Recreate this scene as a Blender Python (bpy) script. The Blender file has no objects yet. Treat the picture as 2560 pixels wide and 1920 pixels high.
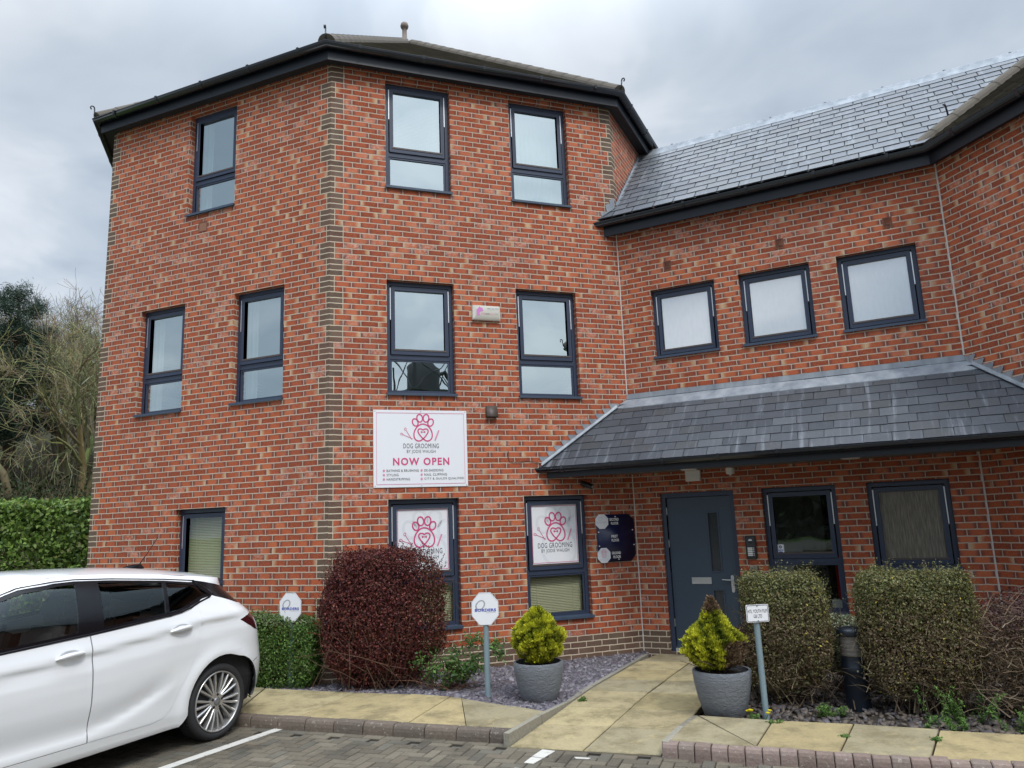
import bpy, bmesh, math, random
import numpy as np
from mathutils import Vector, Matrix
random.seed(7); rng = np.random.default_rng(7)
S = bpy.context.scene
COL = S.collection
R = math.radians

# ------------------------------------------------------------------ camera
PITCH, ROLL, CAMZ = 0.1844, 0.0382, 1.77
cp, sp, cr, sr = math.cos(PITCH), math.sin(PITCH), math.cos(ROLL), math.sin(ROLL)
xr, yu, fw = Vector((1, 0, 0)), Vector((0, -sp, cp)), Vector((0, cp, sp))
cx, cy = cr * xr - sr * yu, sr * xr + cr * yu
cam = bpy.data.cameras.new('camera'); cam_o = bpy.data.objects.new('camera', cam); COL.objects.link(cam_o)
M = Matrix((cx, cy, -fw)).transposed().to_4x4(); M.translation = Vector((0, 0, CAMZ)); cam_o.matrix_world = M
cam.sensor_width = 36; cam.lens = 1880.98 / 2560 * 36; cam.clip_end = 2000; cam.clip_start = .05
S.camera = cam_o
S.render.resolution_x, S.render.resolution_y = 1024, 768
S.render.engine = 'CYCLES'
S.view_settings.view_transform = 'Standard'; S.view_settings.look = 'None'
S.view_settings.exposure = 0.24; S.view_settings.gamma = 1

# ------------------------------------------------------------------ node helper
class G:
    def __init__(s, tree):
        s.t = tree; s.t.nodes.clear()
    def n(s, typ, ins=None, **kw):
        nd = s.t.nodes.new('ShaderNode' + typ)
        for k, v in kw.items(): setattr(nd, k, v)
        for k, v in (ins or {}).items(): s.set(nd.inputs[k], v)
        return nd
    def set(s, sock, v):
        if isinstance(v, bpy.types.NodeSocket): s.t.links.new(v, sock)
        elif isinstance(v, (tuple, list)) and len(v) == 3 and sock.type == 'RGBA': sock.default_value = (*v, 1)
        else: sock.default_value = v
    def m(s, op, a, b=None, c=None, clamp=False):
        nd = s.n('Math', operation=op, use_clamp=clamp)
        for i, v in enumerate((a, b, c)):
            if v is not None: s.set(nd.inputs[i], v)
        return nd.outputs[0]
    def mix(s, f, a, b, mode='MIX'):
        nd = s.n('Mix', data_type='RGBA', blend_type=mode)
        s.set(nd.inputs[0], f); s.set(nd.inputs[6], a); s.set(nd.inputs[7], b)
        return nd.outputs[2]
    def step(s, x, a, b):
        nd = s.n('MapRange', interpolation_type='SMOOTHSTEP')
        for k, v in zip(('Value', 'From Min', 'From Max'), (x, a, b)): s.set(nd.inputs[k], v)
        return nd.outputs[0]
    def noise(s, vec, scale, detail=4, rough=.55, out=0, dim='3D'):
        nd = s.n('TexNoise', {'Scale': scale, 'Detail': detail, 'Roughness': rough}, noise_dimensions=dim)
        if vec is not None: s.set(nd.inputs['Vector'], vec)
        return nd.outputs[out]
    def ramp(s, f, stops, interp='LINEAR'):
        nd = s.n('ValToRGB'); s.set(nd.inputs[0], f); cr_ = nd.color_ramp; cr_.interpolation = interp
        while len(cr_.elements) < len(stops): cr_.elements.new(.5)
        for e, (p, c) in zip(cr_.elements, stops): e.position = p; e.color = (*c, 1)
        return nd.outputs[0]
    def xyz(s, v):
        nd = s.n('SeparateXYZ', {0: v}); return nd.outputs[0], nd.outputs[1], nd.outputs[2]
    def comb(s, x=0., y=0., z=0.): return s.n('CombineXYZ', {0: x, 1: y, 2: z}).outputs[0]
    def obj(s): return s.n('TexCoord').outputs['Object']
    def geo(s): return s.n('NewGeometry').outputs['Position']
    def bump(s, h, strength=.3, dist=.01): return s.n('Bump', {'Height': h, 'Strength': strength, 'Distance': dist}).outputs[0]
    def pbsdf(s, col, rough=.6, metal=0., spec=.5, normal=None, **extra):
        ins = {'Base Color': col, 'Roughness': rough, 'Metallic': metal, 'Specular IOR Level': spec}
        if normal is not None: ins['Normal'] = normal
        for k, v in extra.items(): ins[k.replace('_', ' ')] = v
        return s.n('BsdfPrincipled', ins).outputs[0]
    def out(s, sh): s.t.links.new(sh, s.n('OutputMaterial').inputs['Surface'])

def mat(name, build):
    m = bpy.data.materials.new(name); m.use_nodes = True
    g = G(m.node_tree); build(g); return m

# ------------------------------------------------------------------ world: thin high overcast
SUN_EL, SUN_AZ = R(52), R(152)      # azimuth from +Y clockwise: the light comes from behind and right of the camera
sdir = Vector((math.sin(SUN_AZ) * math.cos(SUN_EL), math.cos(SUN_AZ) * math.cos(SUN_EL), math.sin(SUN_EL)))
W = bpy.data.worlds.new('World'); S.world = W; W.use_nodes = True
g = G(W.node_tree)
sky = g.n('TexSky', sky_type='NISHITA', sun_disc=False, sun_elevation=SUN_EL, sun_rotation=SUN_AZ).outputs[0]
d = g.n('TexCoord').outputs['Generated']
dx, dy, dz = g.xyz(d)
zz = g.m('ADD', g.m('MAXIMUM', dz, 0.), .22)
pl = g.comb(g.m('DIVIDE', dx, zz), g.m('DIVIDE', dy, zz), 0.)
warp = g.noise(pl, .9, 3, .5, 1)
pw = g.n('VectorMath', {0: pl, 1: warp}, operation='ADD').outputs[0]
c1 = g.noise(pw, 1.5, 5, .52); c2 = g.noise(pw, .55, 3, .5)
thick = g.step(g.m('ADD', g.m('MULTIPLY', c1, .85), g.m('MULTIPLY', c2, .45)), .44, .86)
cloud = g.ramp(thick, [(0, (.32, .395, .485)), (.4, (.45, .525, .615)), (.72, (.57, .635, .715)), (1, (.76, .81, .87))])
zen = g.m('ADD', .95, g.m('MULTIPLY', g.step(dz, .52, 1.02), 4.4))     # overcast sky: brighter overhead
dot = g.n('VectorMath', {0: d, 1: tuple(sdir)}, operation='DOT_PRODUCT').outputs['Value']
lobe = g.m('MULTIPLY', g.m('POWER', g.m('MAXIMUM', dot, 0.), 7.), .9)                       # brighter cloud in front of the sun
cl = g.n('VectorMath', {0: cloud, 'Scale': g.m('ADD', zen, lobe)}, operation='SCALE').outputs[0]
nis = g.n('VectorMath', {0: sky, 'Scale': .10}, operation='SCALE').outputs[0]
colr = g.mix(.90, nis, cl)
bg = g.n('Background', {'Color': colr, 'Strength': 1.0}).outputs[0]
g.t.links.new(bg, g.n('OutputWorld').inputs[0])
sun = bpy.data.lights.new('sun', 'SUN'); sun.energy = 1.5; sun.angle = R(12); sun.color = (1, .95, .88)
sun_o = bpy.data.objects.new('sun', sun); COL.objects.link(sun_o)
sun_o.rotation_euler = (-sdir).to_track_quat('-Z', 'Y').to_euler()

# ------------------------------------------------------------------ object helpers
def tag(o, label=None, cat=None, group=None, kind=None):
    if label: o['label'] = label
    if cat: o['category'] = cat
    if group: o['group'] = group
    if kind: o['kind'] = kind
    return o
def thing(name, label, cat, loc=(0, 0, 0), rz=0, group=None):
    o = bpy.data.objects.new(name, None); COL.objects.link(o); o.empty_display_size = .1
    o.location = loc; o.rotation_euler = (0, 0, rz)
    return tag(o, label, cat, group)
def copy_tree(o, parent=None):
    c = o.copy(); COL.objects.link(c)
    if parent: c.parent = parent
    for ch in list(o.children): copy_tree(ch, c)
    return c

WROOT = {}
def wthing(name, label, cat, loc, group=None):
    """a thing whose parts are modelled straight in world coordinates"""
    o = thing(name, label, cat, loc, 0, group); WROOT[o.name] = Matrix.Translation(Vector(loc)).inverted(); return o
def par(o, parent):
    if parent:
        o.parent = parent
        if parent.name in WROOT: o.matrix_parent_inverse = WROOT[parent.name]
    return o
class MB:
    """collects faces and links them as one mesh object"""
    def __init__(s): s.nrm = None; s.v = []; s.f = []; s.uv = []; s.uv2 = []; s.c = []; s.mi = []
    def face(s, pts, uv=None, uv2=None, col=None, mi=0):
        i = len(s.v); s.v += [tuple(p) for p in pts]; s.f.append(tuple(range(i, i + len(pts))))
        s.uv.append(uv); s.uv2.append(uv2); s.c.append(col); s.mi.append(mi)
    def grid(s, P, closed_u=False, closed_v=False, col=None, mi=0):
        i0 = len(s.v); nu, nv = len(P), len(P[0])
        for row in P: s.v += [tuple(p) for p in row]
        for a in range(nu - (0 if closed_u else 1)):
            for b in range(nv - (0 if closed_v else 1)):
                a2, b2 = (a + 1) % nu, (b + 1) % nv
                s.f.append((i0 + a * nv + b, i0 + a2 * nv + b, i0 + a2 * nv + b2, i0 + a * nv + b2))
                s.uv.append(None); s.uv2.append(None); s.c.append(col); s.mi.append(mi)
    def prism(s, poly, vec, col=None, mi=0):
        """poly: list of 3D points (planar), extruded by vec"""
        p = [Vector(q) for q in poly]; v = Vector(vec); q = [a + v for a in p]
        s.face(p[::-1], col=col, mi=mi); s.face(q, col=col, mi=mi)
        for i in range(len(p)):
            j = (i + 1) % len(p); s.face([p[i], p[j], q[j], q[i]], col=col, mi=mi)
    def box(s, o, ax, ay, az, col=None, mi=0):
        """box from corner o along three edge vectors"""
        o, ax, ay, az = map(Vector, (o, ax, ay, az))
        s.prism([o, o + ax, o + ax + ay, o + ay], az, col, mi)
    def bevel_box(s, c, size, b=.01, rot=None, col=None, mi=0):
        """axis box centred at c with chamfered edges"""
        bm = bmesh.new(); bmesh.ops.create_cube(bm, size=1)
        for v in bm.verts: v.co = Vector((v.co.x * size[0], v.co.y * size[1], v.co.z * size[2]))
        bmesh.ops.bevel(bm, geom=list(bm.edges), offset=b, segments=2, affect='EDGES')
        Mr = Matrix.Translation(Vector(c)) @ (rot.to_4x4() if rot else Matrix.Identity(4))
        for f in bm.faces: s.face([Mr @ v.co for v in f.verts], col=col, mi=mi)
        bm.free()
    def lathe(s, prof, seg=32, M=None, col=None, mi=0):
        """prof: (r, z) list turned round z"""
        M = M or Matrix.Identity(4)
        P = [[M @ Vector((r * math.cos(2 * math.pi * k / seg), r * math.sin(2 * math.pi * k / seg), z)) for k in range(seg)] for r, z in prof]
        s.grid(P, closed_v=True, col=col, mi=mi)
    def tube(s, pts, rad, seg=8, col=None, mi=0, cap=True):
        pts = [Vector(p) for p in pts]; n = len(pts)
        rads = rad if isinstance(rad, (list, tuple)) else [rad] * n
        P = []; up = None
        for i in range(n):
            t = (pts[min(i + 1, n - 1)] - pts[max(i - 1, 0)]).normalized()
            if up is None: up = Vector((0, 0, 1)) if abs(t.z) < .9 else Vector((1, 0, 0))
            a = t.cross(up); a = a.normalized() if a.length > 1e-5 else Vector((1, 0, 0)); b = a.cross(t).normalized(); up = b
            P.append([pts[i] + (a * math.cos(2 * math.pi * k / seg) + b * math.sin(2 * math.pi * k / seg)) * rads[i] for k in range(seg)])
        s.grid(P, closed_v=True, col=col, mi=mi)
        if cap and seg > 3: s.face(P[0][::-1], col=col, mi=mi); s.face(P[-1], col=col, mi=mi)
    def build(s, name, m, parent=None, smooth=False, weld=False, angle=None):
        me = bpy.data.meshes.new(name); me.from_pydata(s.v, [], s.f)
        ms = m if isinstance(m, (list, tuple)) else [m]
        for q in ms: me.materials.append(q)
        if any(s.mi): me.polygons.foreach_set('material_index', s.mi)
        for nm, src in (('UVMap', s.uv), ('qd', s.uv2)):
            if any(u is not None for u in src):
                L = me.uv_layers.new(name=nm); flat = []
                for u, f in zip(src, s.f):
                    for k in range(len(f)): flat += (u[k] if u else (0, 0))
                L.data.foreach_set('uv', flat)
        if any(c is not None for c in s.c):
            A = me.color_attributes.new('Col', 'FLOAT_COLOR', 'CORNER'); flat = []
            for c, f in zip(s.c, s.f):
                c = c if c is not None else (1, 1, 1)
                flat += (*c, 1) * len(f)
            A.data.foreach_set('color', flat)
        if weld or angle is not None:
            bm = bmesh.new(); bm.from_mesh(me); bmesh.ops.remove_doubles(bm, verts=bm.verts, dist=1e-5)
            bmesh.ops.recalc_face_normals(bm, faces=bm.faces)
            if angle is not None:
                for e in bm.edges:
                    e.smooth = not (len(e.link_faces) == 2 and e.calc_face_angle(0) > R(angle))
            bm.to_mesh(me); bm.free()
        if smooth or angle is not None: me.polygons.foreach_set('use_smooth', [True] * len(me.polygons))
        if s.nrm: me.normals_split_custom_set_from_vertices(s.nrm)
        o = bpy.data.objects.new(name, me); COL.objects.link(o)
        return par(o, parent)

def np_mesh(name, V, F, m, parent=None, cols=None, smooth=False):
    """V (n,3), F (k,4) or (k,3) numpy; cols per vertex"""
    me = bpy.data.meshes.new(name); n, k, q = len(V), len(F), F.shape[1]
    me.vertices.add(n); me.vertices.foreach_set('co', V.astype(np.float32).ravel())
    me.loops.add(k * q); me.loops.foreach_set('vertex_index', F.astype(np.int32).ravel())
    me.polygons.add(k); me.polygons.foreach_set('loop_start', np.arange(0, k * q, q, dtype=np.int32))
    me.update(calc_edges=True)
    if cols is not None:
        A = me.color_attributes.new('Col', 'FLOAT_COLOR', 'POINT')
        A.data.foreach_set('color', np.concatenate([cols, np.ones((n, 1))], 1).astype(np.float32).ravel())
    if smooth: me.polygons.foreach_set('use_smooth', [True] * k)
    me.materials.append(m)
    o = bpy.data.objects.new(name, me); COL.objects.link(o)
    return par(o, parent)

def fit_text(txt, width, height, bold=0., spacing=1.05):
    """lettering scaled to a given width and capital height, centred"""
    P = text_mesh(txt, 1., bold, spacing); xs = [p[0] for q in P for p in q]; zs = [p[1] for q in P for p in q]
    x0, x1, z0, z1 = min(xs), max(xs), min(zs), max(zs); kx, kz = width / (x1 - x0), height / (z1 - z0)
    return [[((x - (x0 + x1) / 2) * kx, (z - (z0 + z1) / 2) * kz) for x, z in q] for q in P]
def text_mesh(txt, size, bold=0., spacing=1.0, xscale=1.0):
    """lettering as a flat thin mesh in the XZ plane (x right, z up), centred; returns list of polygons"""
    cu = bpy.data.curves.new('t', 'FONT'); cu.body = txt; cu.size = size; cu.align_x = 'CENTER'; cu.align_y = 'CENTER'
    cu.offset = bold; cu.space_character = spacing; cu.resolution_u = 3
    o = bpy.data.objects.new('t', cu); COL.objects.link(o)
    dg = bpy.context.evaluated_depsgraph_get(); me = bpy.data.meshes.new_from_object(o.evaluated_get(dg))
    P = [[(me.vertices[i].co.x * xscale, me.vertices[i].co.y) for i in p.vertices] for p in me.polygons]
    bpy.data.objects.remove(o); bpy.data.curves.remove(cu); bpy.data.meshes.remove(me)
    return P
def put2d(mb, polys, fn, dx=0., dz=0., col=None):
    for p in polys: mb.face([fn(x + dx, z + dz) for x, z in p], col=col)
def stroke(pts, w, closed=False):
    """ribbon polygons along a 2D polyline"""
    n = len(pts); L = []
    for i in range(n):
        a = pts[(i - 1) % n] if closed or i else pts[i]; b = pts[(i + 1) % n] if closed or i < n - 1 else pts[i]
        tx, tz = b[0] - a[0], b[1] - a[1]; l = math.hypot(tx, tz) or 1
        L.append((-tz / l * w / 2, tx / l * w / 2))
    out = []
    for i in range(n if closed else n - 1):
        j = (i + 1) % n
        out.append([(pts[i][0] + L[i][0], pts[i][1] + L[i][1]), (pts[i][0] - L[i][0], pts[i][1] - L[i][1]),
                    (pts[j][0] - L[j][0], pts[j][1] - L[j][1]), (pts[j][0] + L[j][0], pts[j][1] + L[j][1])])
    return out

# ------------------------------------------------------------------ materials
def brick_mat(name, odd_long):
    def b(g):
        uv = g.n('UVMap', uv_map='UVMap').outputs[0]; qd = g.n('UVMap', uv_map='qd').outputs[0]
        u, v, _ = g.xyz(uv); qa, qb, _ = g.xyz(qd)
        pos = g.geo()
        wu = g.m('MULTIPLY', g.m('SUBTRACT', g.noise(pos, 14, 2), .5), .045)
        wv = g.m('MULTIPLY', g.m('SUBTRACT', g.noise(pos, 11, 2), .5), .16)
        v = g.m('ADD', v, wv); row = g.m('FLOOR', v); fv = g.m('SUBTRACT', v, row)
        rr = g.n('TexWhiteNoise', {'W': row}, noise_dimensions='1D').outputs[0]
        par = g.m('FLOORED_MODULO', row, 2.)
        u2 = g.m('ADD', g.m('ADD', u, g.m('MULTIPLY', par, .5)), g.m('ADD', wu, g.m('MULTIPLY', g.m('SUBTRACT', rr, .5), .06)))
        col = g.m('FLOOR', u2); fu = g.m('SUBTRACT', u2, col)
        wn = g.n('TexWhiteNoise', {'Vector': g.comb(col, row, 3.7)}); r1 = wn.outputs[0]
        ra, rb, rc = g.xyz(wn.outputs[1])
        eu = g.m('MINIMUM', fu, g.m('SUBTRACT', 1., fu)); ev = g.m('MINIMUM', fv, g.m('SUBTRACT', 1., fv))
        mv = g.step(ev, .055, .12)
        # quoin bricks of three courses, long and short in turn
        grp = g.m('FLOORED_MODULO', g.m('FLOOR', g.m('DIVIDE', g.m('MULTIPLY', row, -1.), 3.001)), 2.)
        even_, odd_ = (.06, .164) if odd_long else (.164, .055)
        arm = g.m('ADD', even_, g.m('MULTIPLY', grp, odd_ - even_))
        qdist = g.m('MINIMUM', qa, qb)
        qm = g.m('LESS_THAN', qdist, arm)
        mu_q = g.step(g.m('ABSOLUTE', g.m('SUBTRACT', qdist, arm)), .003, .007)
        mu_n = g.step(eu, .016, .032)
        mu = g.m('MINIMUM', mu_q, g.m('MAXIMUM', mu_n, qm))
        bm_ = g.m('MULTIPLY', mu, mv)
        plinth = g.m('LESS_THAN', v, -102.)
        dark = g.m('MAXIMUM', qm, plinth)
        fine = g.noise(pos, 60, 4, .6); mid = g.noise(pos, 9, 3); big = g.noise(pos, .8, 3)
        base = g.ramp(r1, [(0, (.235, .044, .021)), (.35, (.335, .064, .026)), (.7, (.41, .088, .033)), (1, (.48, .122, .045))])
        base = g.mix(g.step(fine, .3, .8), base, g.mix(.5, base, (.58, .19, .075)))
        # kiss marks: purple-brown ends, some cream streaks
        edge = g.m('ADD', eu, g.m('MULTIPLY', g.m('SUBTRACT', mid, .5), .16))
        em = g.m('SUBTRACT', 1., g.step(edge, .06, .27))
        em = g.m('MULTIPLY', em, g.m('ADD', .40, g.m('MULTIPLY', ra, .55)))
        base = g.mix(em, base, (.105, .043, .042))
        topd = g.m('MULTIPLY', g.m('SUBTRACT', 1., g.step(g.m('ADD', g.m('SUBTRACT', 1., fv), g.m('MULTIPLY', mid, .3)), .12, .42)), g.m('MULTIPLY', rc, .3))
        base = g.mix(topd, base, (.14, .05, .045))
        side = g.m('ABSOLUTE', g.m('SUBTRACT', fu, g.m('GREATER_THAN', rc, .5)))
        cs = g.m('MULTIPLY', g.m('SUBTRACT', 1., g.step(g.m('ADD', side, g.m('MULTIPLY', g.m('SUBTRACT', mid, .5), .3)), .05, .32)), g.step(rb, .78, .90))
        base = g.mix(g.m('MULTIPLY', cs, .85), base, (.62, .40, .22))
        # pale efflorescence on some bricks, in patches
        ef = g.m('MULTIPLY', g.m('MULTIPLY', g.step(ra, .62, .90), g.step(g.noise(pos, 26, 5, .7), .42, .66)), g.step(big, .45, .60))
        base = g.mix(g.m('MULTIPLY', ef, .66), base, (.64, .46, .39))
        drk = g.ramp(g.m('ADD', g.m('MULTIPLY', r1, .0), g.noise(g.comb(row, qdist, 0.), 3.3, 1)), [(.3, (.082, .054, .039)), (.7, (.16, .108, .074))])
        drk = g.mix(g.step(fine, .35, .8), drk, (.16, .115, .08))
        base = g.mix(dark, base, drk)
        px, py, pz_ = g.xyz(pos); run = g.noise(g.comb(g.m('MULTIPLY', px, 4.), g.m('MULTIPLY', py, 4.), g.m('MULTIPLY', pz_, .45)), 1.1, 5, .6)
        base = g.mix(g.m('MULTIPLY', g.step(g.m('ADD', g.m('MULTIPLY', big, .6), g.m('MULTIPLY', run, .4)), .44, .64), .30), base, (.17, .05, .035))
        mort = g.mix(fine, (.43, .34, .255), (.57, .475, .37))
        mort = g.mix(dark, mort, (.60, .50, .37))
        mort = g.mix(g.m('MULTIPLY', g.step(big, .4, .7), .35), mort, (.42, .33, .26))
        colr = g.mix(bm_, mort, base)
        h = g.m('ADD', bm_, g.m('MULTIPLY', fine, .35))
        rough = g.m('SUBTRACT', .92, g.m('MULTIPLY', g.m('MULTIPLY', bm_, ra), .35))
        g.out(g.pbsdf(colr, rough, spec=.35, normal=g.bump(h, .55, .006)))
    return mat(name, b)
MBRICK = brick_mat('red_facing_brick', False); MBRICK_L = brick_mat('red_facing_brick_side', True)

def plain(name, col, rough=.5, metal=0., spec=.5, var=.08, scale=8, bump=0., bscale=60, coat=0.):
    def b(g):
        p = g.geo(); n = g.noise(p, scale, 4)
        c = g.mix(n, tuple(x * (1 - var) for x in col), tuple(min(1, x * (1 + var)) for x in col))
        nm = g.bump(g.noise(p, bscale, 4, .6), bump, .01) if bump else None
        g.out(g.pbsdf(c, g.m('ADD', rough - .06, g.m('MULTIPLY', n, .12)), metal, spec, nm, Coat_Weight=coat))
    return mat(name, b)
def colattr(name, rough=.7, spec=.3, bump=0., bscale=40, mul=None, var=.15, vscale=30, transl=0., tint=None):
    """takes its tone from the per-piece colour attribute"""
    def b(g):
        c = g.n('Attribute', attribute_name='Col').outputs['Color']; p = g.geo()
        n = g.noise(p, vscale, 4, .6)
        c = g.mix(1., c, g.mix(n, (1 - var,) * 3, (1 + var,) * 3), 'MULTIPLY')
        if tint: c = tint(g, c, p)
        nm = g.bump(g.noise(p, bscale, 4, .6), bump, .01) if bump else None
        sh = g.pbsdf(c, rough, 0., spec, nm)
        if transl:
            t = g.n('BsdfTranslucent', {'Color': c}).outputs[0]
            mx = g.n('MixShader', {0: transl}); g.t.links.new(sh, mx.inputs[1]); g.t.links.new(t, mx.inputs[2]); sh = mx.outputs[0]
        g.out(sh)
    return mat(name, b)

MFRAME = plain('slate_blue_powder_coat', (.032, .045, .080), .38, spec=.5, var=.06)
MSILL = plain('slate_blue_sill', (.045, .068, .108), .42, var=.12)
MFASCIA = plain('dark_blue_fascia', (.006, .009, .016), .40, var=.12)
MGUTTER = plain('black_gutter_plastic', (.011, .013, .019), .14, spec=.7, var=.15)
MWHITE = plain('white_plastic', (.80, .80, .77), .45, var=.03)
MSTAY = plain('bare_aluminium', (.75, .76, .78), .35, metal=.6)
MDARK = plain('dark_interior', (.035, .034, .033), .9, var=.2)
MROOM = plain('room_wall_paint', (.50, .47, .42), .9, var=.05)
MSOFF = plain('dark_soffit_board', (.025, .028, .032), .6)
MSOFF2 = plain('grey_soffit_board', (.17, .155, .13), .75, var=.1)
def lead(g):
    p = g.geo(); x, y, z = g.xyz(p)
    n = g.noise(g.comb(g.m('MULTIPLY', x, 5.), g.m('MULTIPLY', y, 5.), g.m('MULTIPLY', z, 1.4)), 1.6, 4, .55)
    n2 = g.noise(p, 3, 4)
    c = g.ramp(g.m('ADD', g.m('MULTIPLY', n, .7), g.m('MULTIPLY', n2, .3)), [(.3, (.17, .19, .215)), (.5, (.27, .295, .325)), (.7, (.38, .40, .425))])
    g.out(g.pbsdf(c, .55, .25, .4, g.bump(n2, .2, .02)))
MLEAD = mat('weathered_lead', lead)
def slate_tint(g, c, p):
    x, y, z = g.xyz(p)
    st = g.noise(g.comb(g.m('MULTIPLY', g.m('ADD', g.m('MULTIPLY', x, .885), g.m('MULTIPLY', y, -.466)), 7.), 0., g.m('MULTIPLY', z, .9)), 1.6, 5, .65)
    c = g.mix(g.m('MULTIPLY', g.step(st, .52, .72), .55), c, (.26, .285, .32))
    return g.mix(g.m('MULTIPLY', g.step(g.noise(p, 5, 5, .7), .60, .8), .35), c, (.06, .065, .06))
MSLATE = colattr('natural_roof_slate', .52, .4, .25, 30, var=.18, vscale=14, tint=slate_tint)
def tile_tint(g, c, p): return g.mix(g.m('MULTIPLY', g.step(g.noise(p, 4, 5, .7), .45, .7), .6), c, (.11, .10, .06))
MTILE = colattr('mossy_concrete_tile', .85, .2, .4, 30, tint=tile_tint)
MRIDGE = plain('lichen_ridge_tile', (.115, .098, .078), .9, var=.35, scale=6, bump=.3)
MBLIND = plain('cream_blind', (.66, .60, .40), .55, var=.04)
MBLINDW = plain('white_blind', (.80, .83, .80), .55, var=.03)

def glass_mat(name, refl, tint, rough=0., wav=.0):
    def b(g):
        p = g.geo()
        nm = g.bump(g.noise(p, 1.6, 2), wav, .03) if wav else None
        ins = {'Color': (.86, .96, .965), 'Roughness': rough}
        if nm is not None: ins['Normal'] = nm
        gl = g.n('BsdfGlossy', ins).outputs[0]
        tr = g.n('BsdfTransparent', {'Color': tint}).outputs[0]
        fr = g.n('LayerWeight', {'Blend': .12}).outputs['Fresnel']
        f = g.m('ADD', refl, g.m('MULTIPLY', fr, 1 - refl), clamp=True)
        mx = g.n('MixShader', {0: f}); g.t.links.new(tr, mx.inputs[1]); g.t.links.new(gl, mx.inputs[2])
        g.out(mx.outputs[0])
    return mat(name, b)
MGLASS = glass_mat('coated_window_glass', .60, (.72, .82, .80), 0., .05)
MGLASS_G = glass_mat('clear_window_glass', .10, (.85, .9, .88), 0., .05)
def frosted(g):
    p = g.geo(); n = g.noise(p, 90, 3)
    x, y, z = g.xyz(p)
    s = g.noise(g.comb(g.m('MULTIPLY', g.m('ADD', x, y), 60.), 0., g.m('MULTIPLY', z, 8.)), 1., 3)
    nm = g.bump(g.m('ADD', n, s), .25, .004)
    a = g.pbsdf(g.mix(s, (.42, .45, .45), (.52, .55, .55)), .5, 0., .5, nm)
    gl = g.n('BsdfGlossy', {'Color': (.95, .97, 1.), 'Roughness': .03}).outputs[0]
    mx = g.n('MixShader', {0: .50}); g.t.links.new(a, mx.inputs[1]); g.t.links.new(gl, mx.inputs[2]); g.out(mx.outputs[0])
MFROST = mat('obscured_glass', frosted)
def frosted_d(g):
    p = g.geo(); x, y, z = g.xyz(p)
    s = g.noise(g.comb(g.m('MULTIPLY', g.m('SUBTRACT', x, y), 50.), 0., g.m('MULTIPLY', z, 6.)), 1., 4)
    a = g.pbsdf(g.mix(g.step(s, .35, .7), (.13, .115, .088), (.24, .22, .175)), .35, 0., .4, g.bump(s, .3, .004))
    g.out(a)
MFROST_D = mat('obscured_glass_shaded', frosted_d)  # obscured glass again, with the canopy's shade painted in as dark brown
MLEAF = colattr('leaf', .55, .35, var=.1, vscale=9, transl=.25)
MTWIG = colattr('twig', .85, .2, var=.2, vscale=20)
MBARK = colattr('bark', .9, .2, .5, 18, var=.3, vscale=7)
# ================================================================== BUILDING
Z0 = 7.96
V2 = lambda a: Vector((math.cos(a), math.sin(a)))
tM, tR, tL = .3432, -.4849, 2.7443
A = Vector((-2.2801, 9.217)); dM = V2(tM); F = A + 4.16 * dM
dR = V2(tR); C = F + 4.17 * dR; dL = V2(tL); E = A + 4.097 * dL
out2 = lambda d: Vector((d.y, -d.x))
nM, nR, nL = out2(dM), out2(dR), -out2(dL)
dS = V2(tR - math.pi / 4); nS = out2(dS); C2 = C + 4.16 * dS
dN = V2(tM + math.pi / 4); nN = out2(dN)
def rot2(p, c, a):
    v = p - c; return c + Vector((v.x * math.cos(a) - v.y * math.sin(a), v.x * math.sin(a) + v.y * math.cos(a)))
cen1 = A + 2.08 * dM - 5.02 * nM
oct1 = [A, F] + [rot2(F, cen1, R(45 * k)) for k in range(1, 6)] + [E]       # counter-clockwise
cen2 = C + 2.08 * dS - 5.02 * nS
oct2 = [rot2(C, cen2, R(45 * k)) for k in range(8)]                          # C, C2, ...
dN2 = (C - oct2[-1]).normalized()

def course(z):
    zr = z - Z0; T = [(.6, 8.), (0, 0), (-2.9587, -39), (-5.8274, -78), (-7.659, -102), (-8.259, -110)]
    for (a, ca), (b, cb) in zip(T, T[1:]):
        if zr >= b or b == -8.259: return ca + (zr - a) / (b - a) * (cb - ca)
def zc(k): # height of the bed joint k courses below the datum
    T = [(0, 0), (-2.9587, 39), (-5.8274, 78), (-7.659, 102), (-8.259, 110)]
    for (a, ca), (b, cb) in zip(T, T[1:]):
        if k <= cb: return Z0 + a + (k - ca) / (cb - ca) * (b - a)

BLD = wthing('office_building', 'red brick office building with octagonal three-storey tower, slate entrance canopy and lower wing', 'building', (-.5, 10.2, 0))

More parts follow.
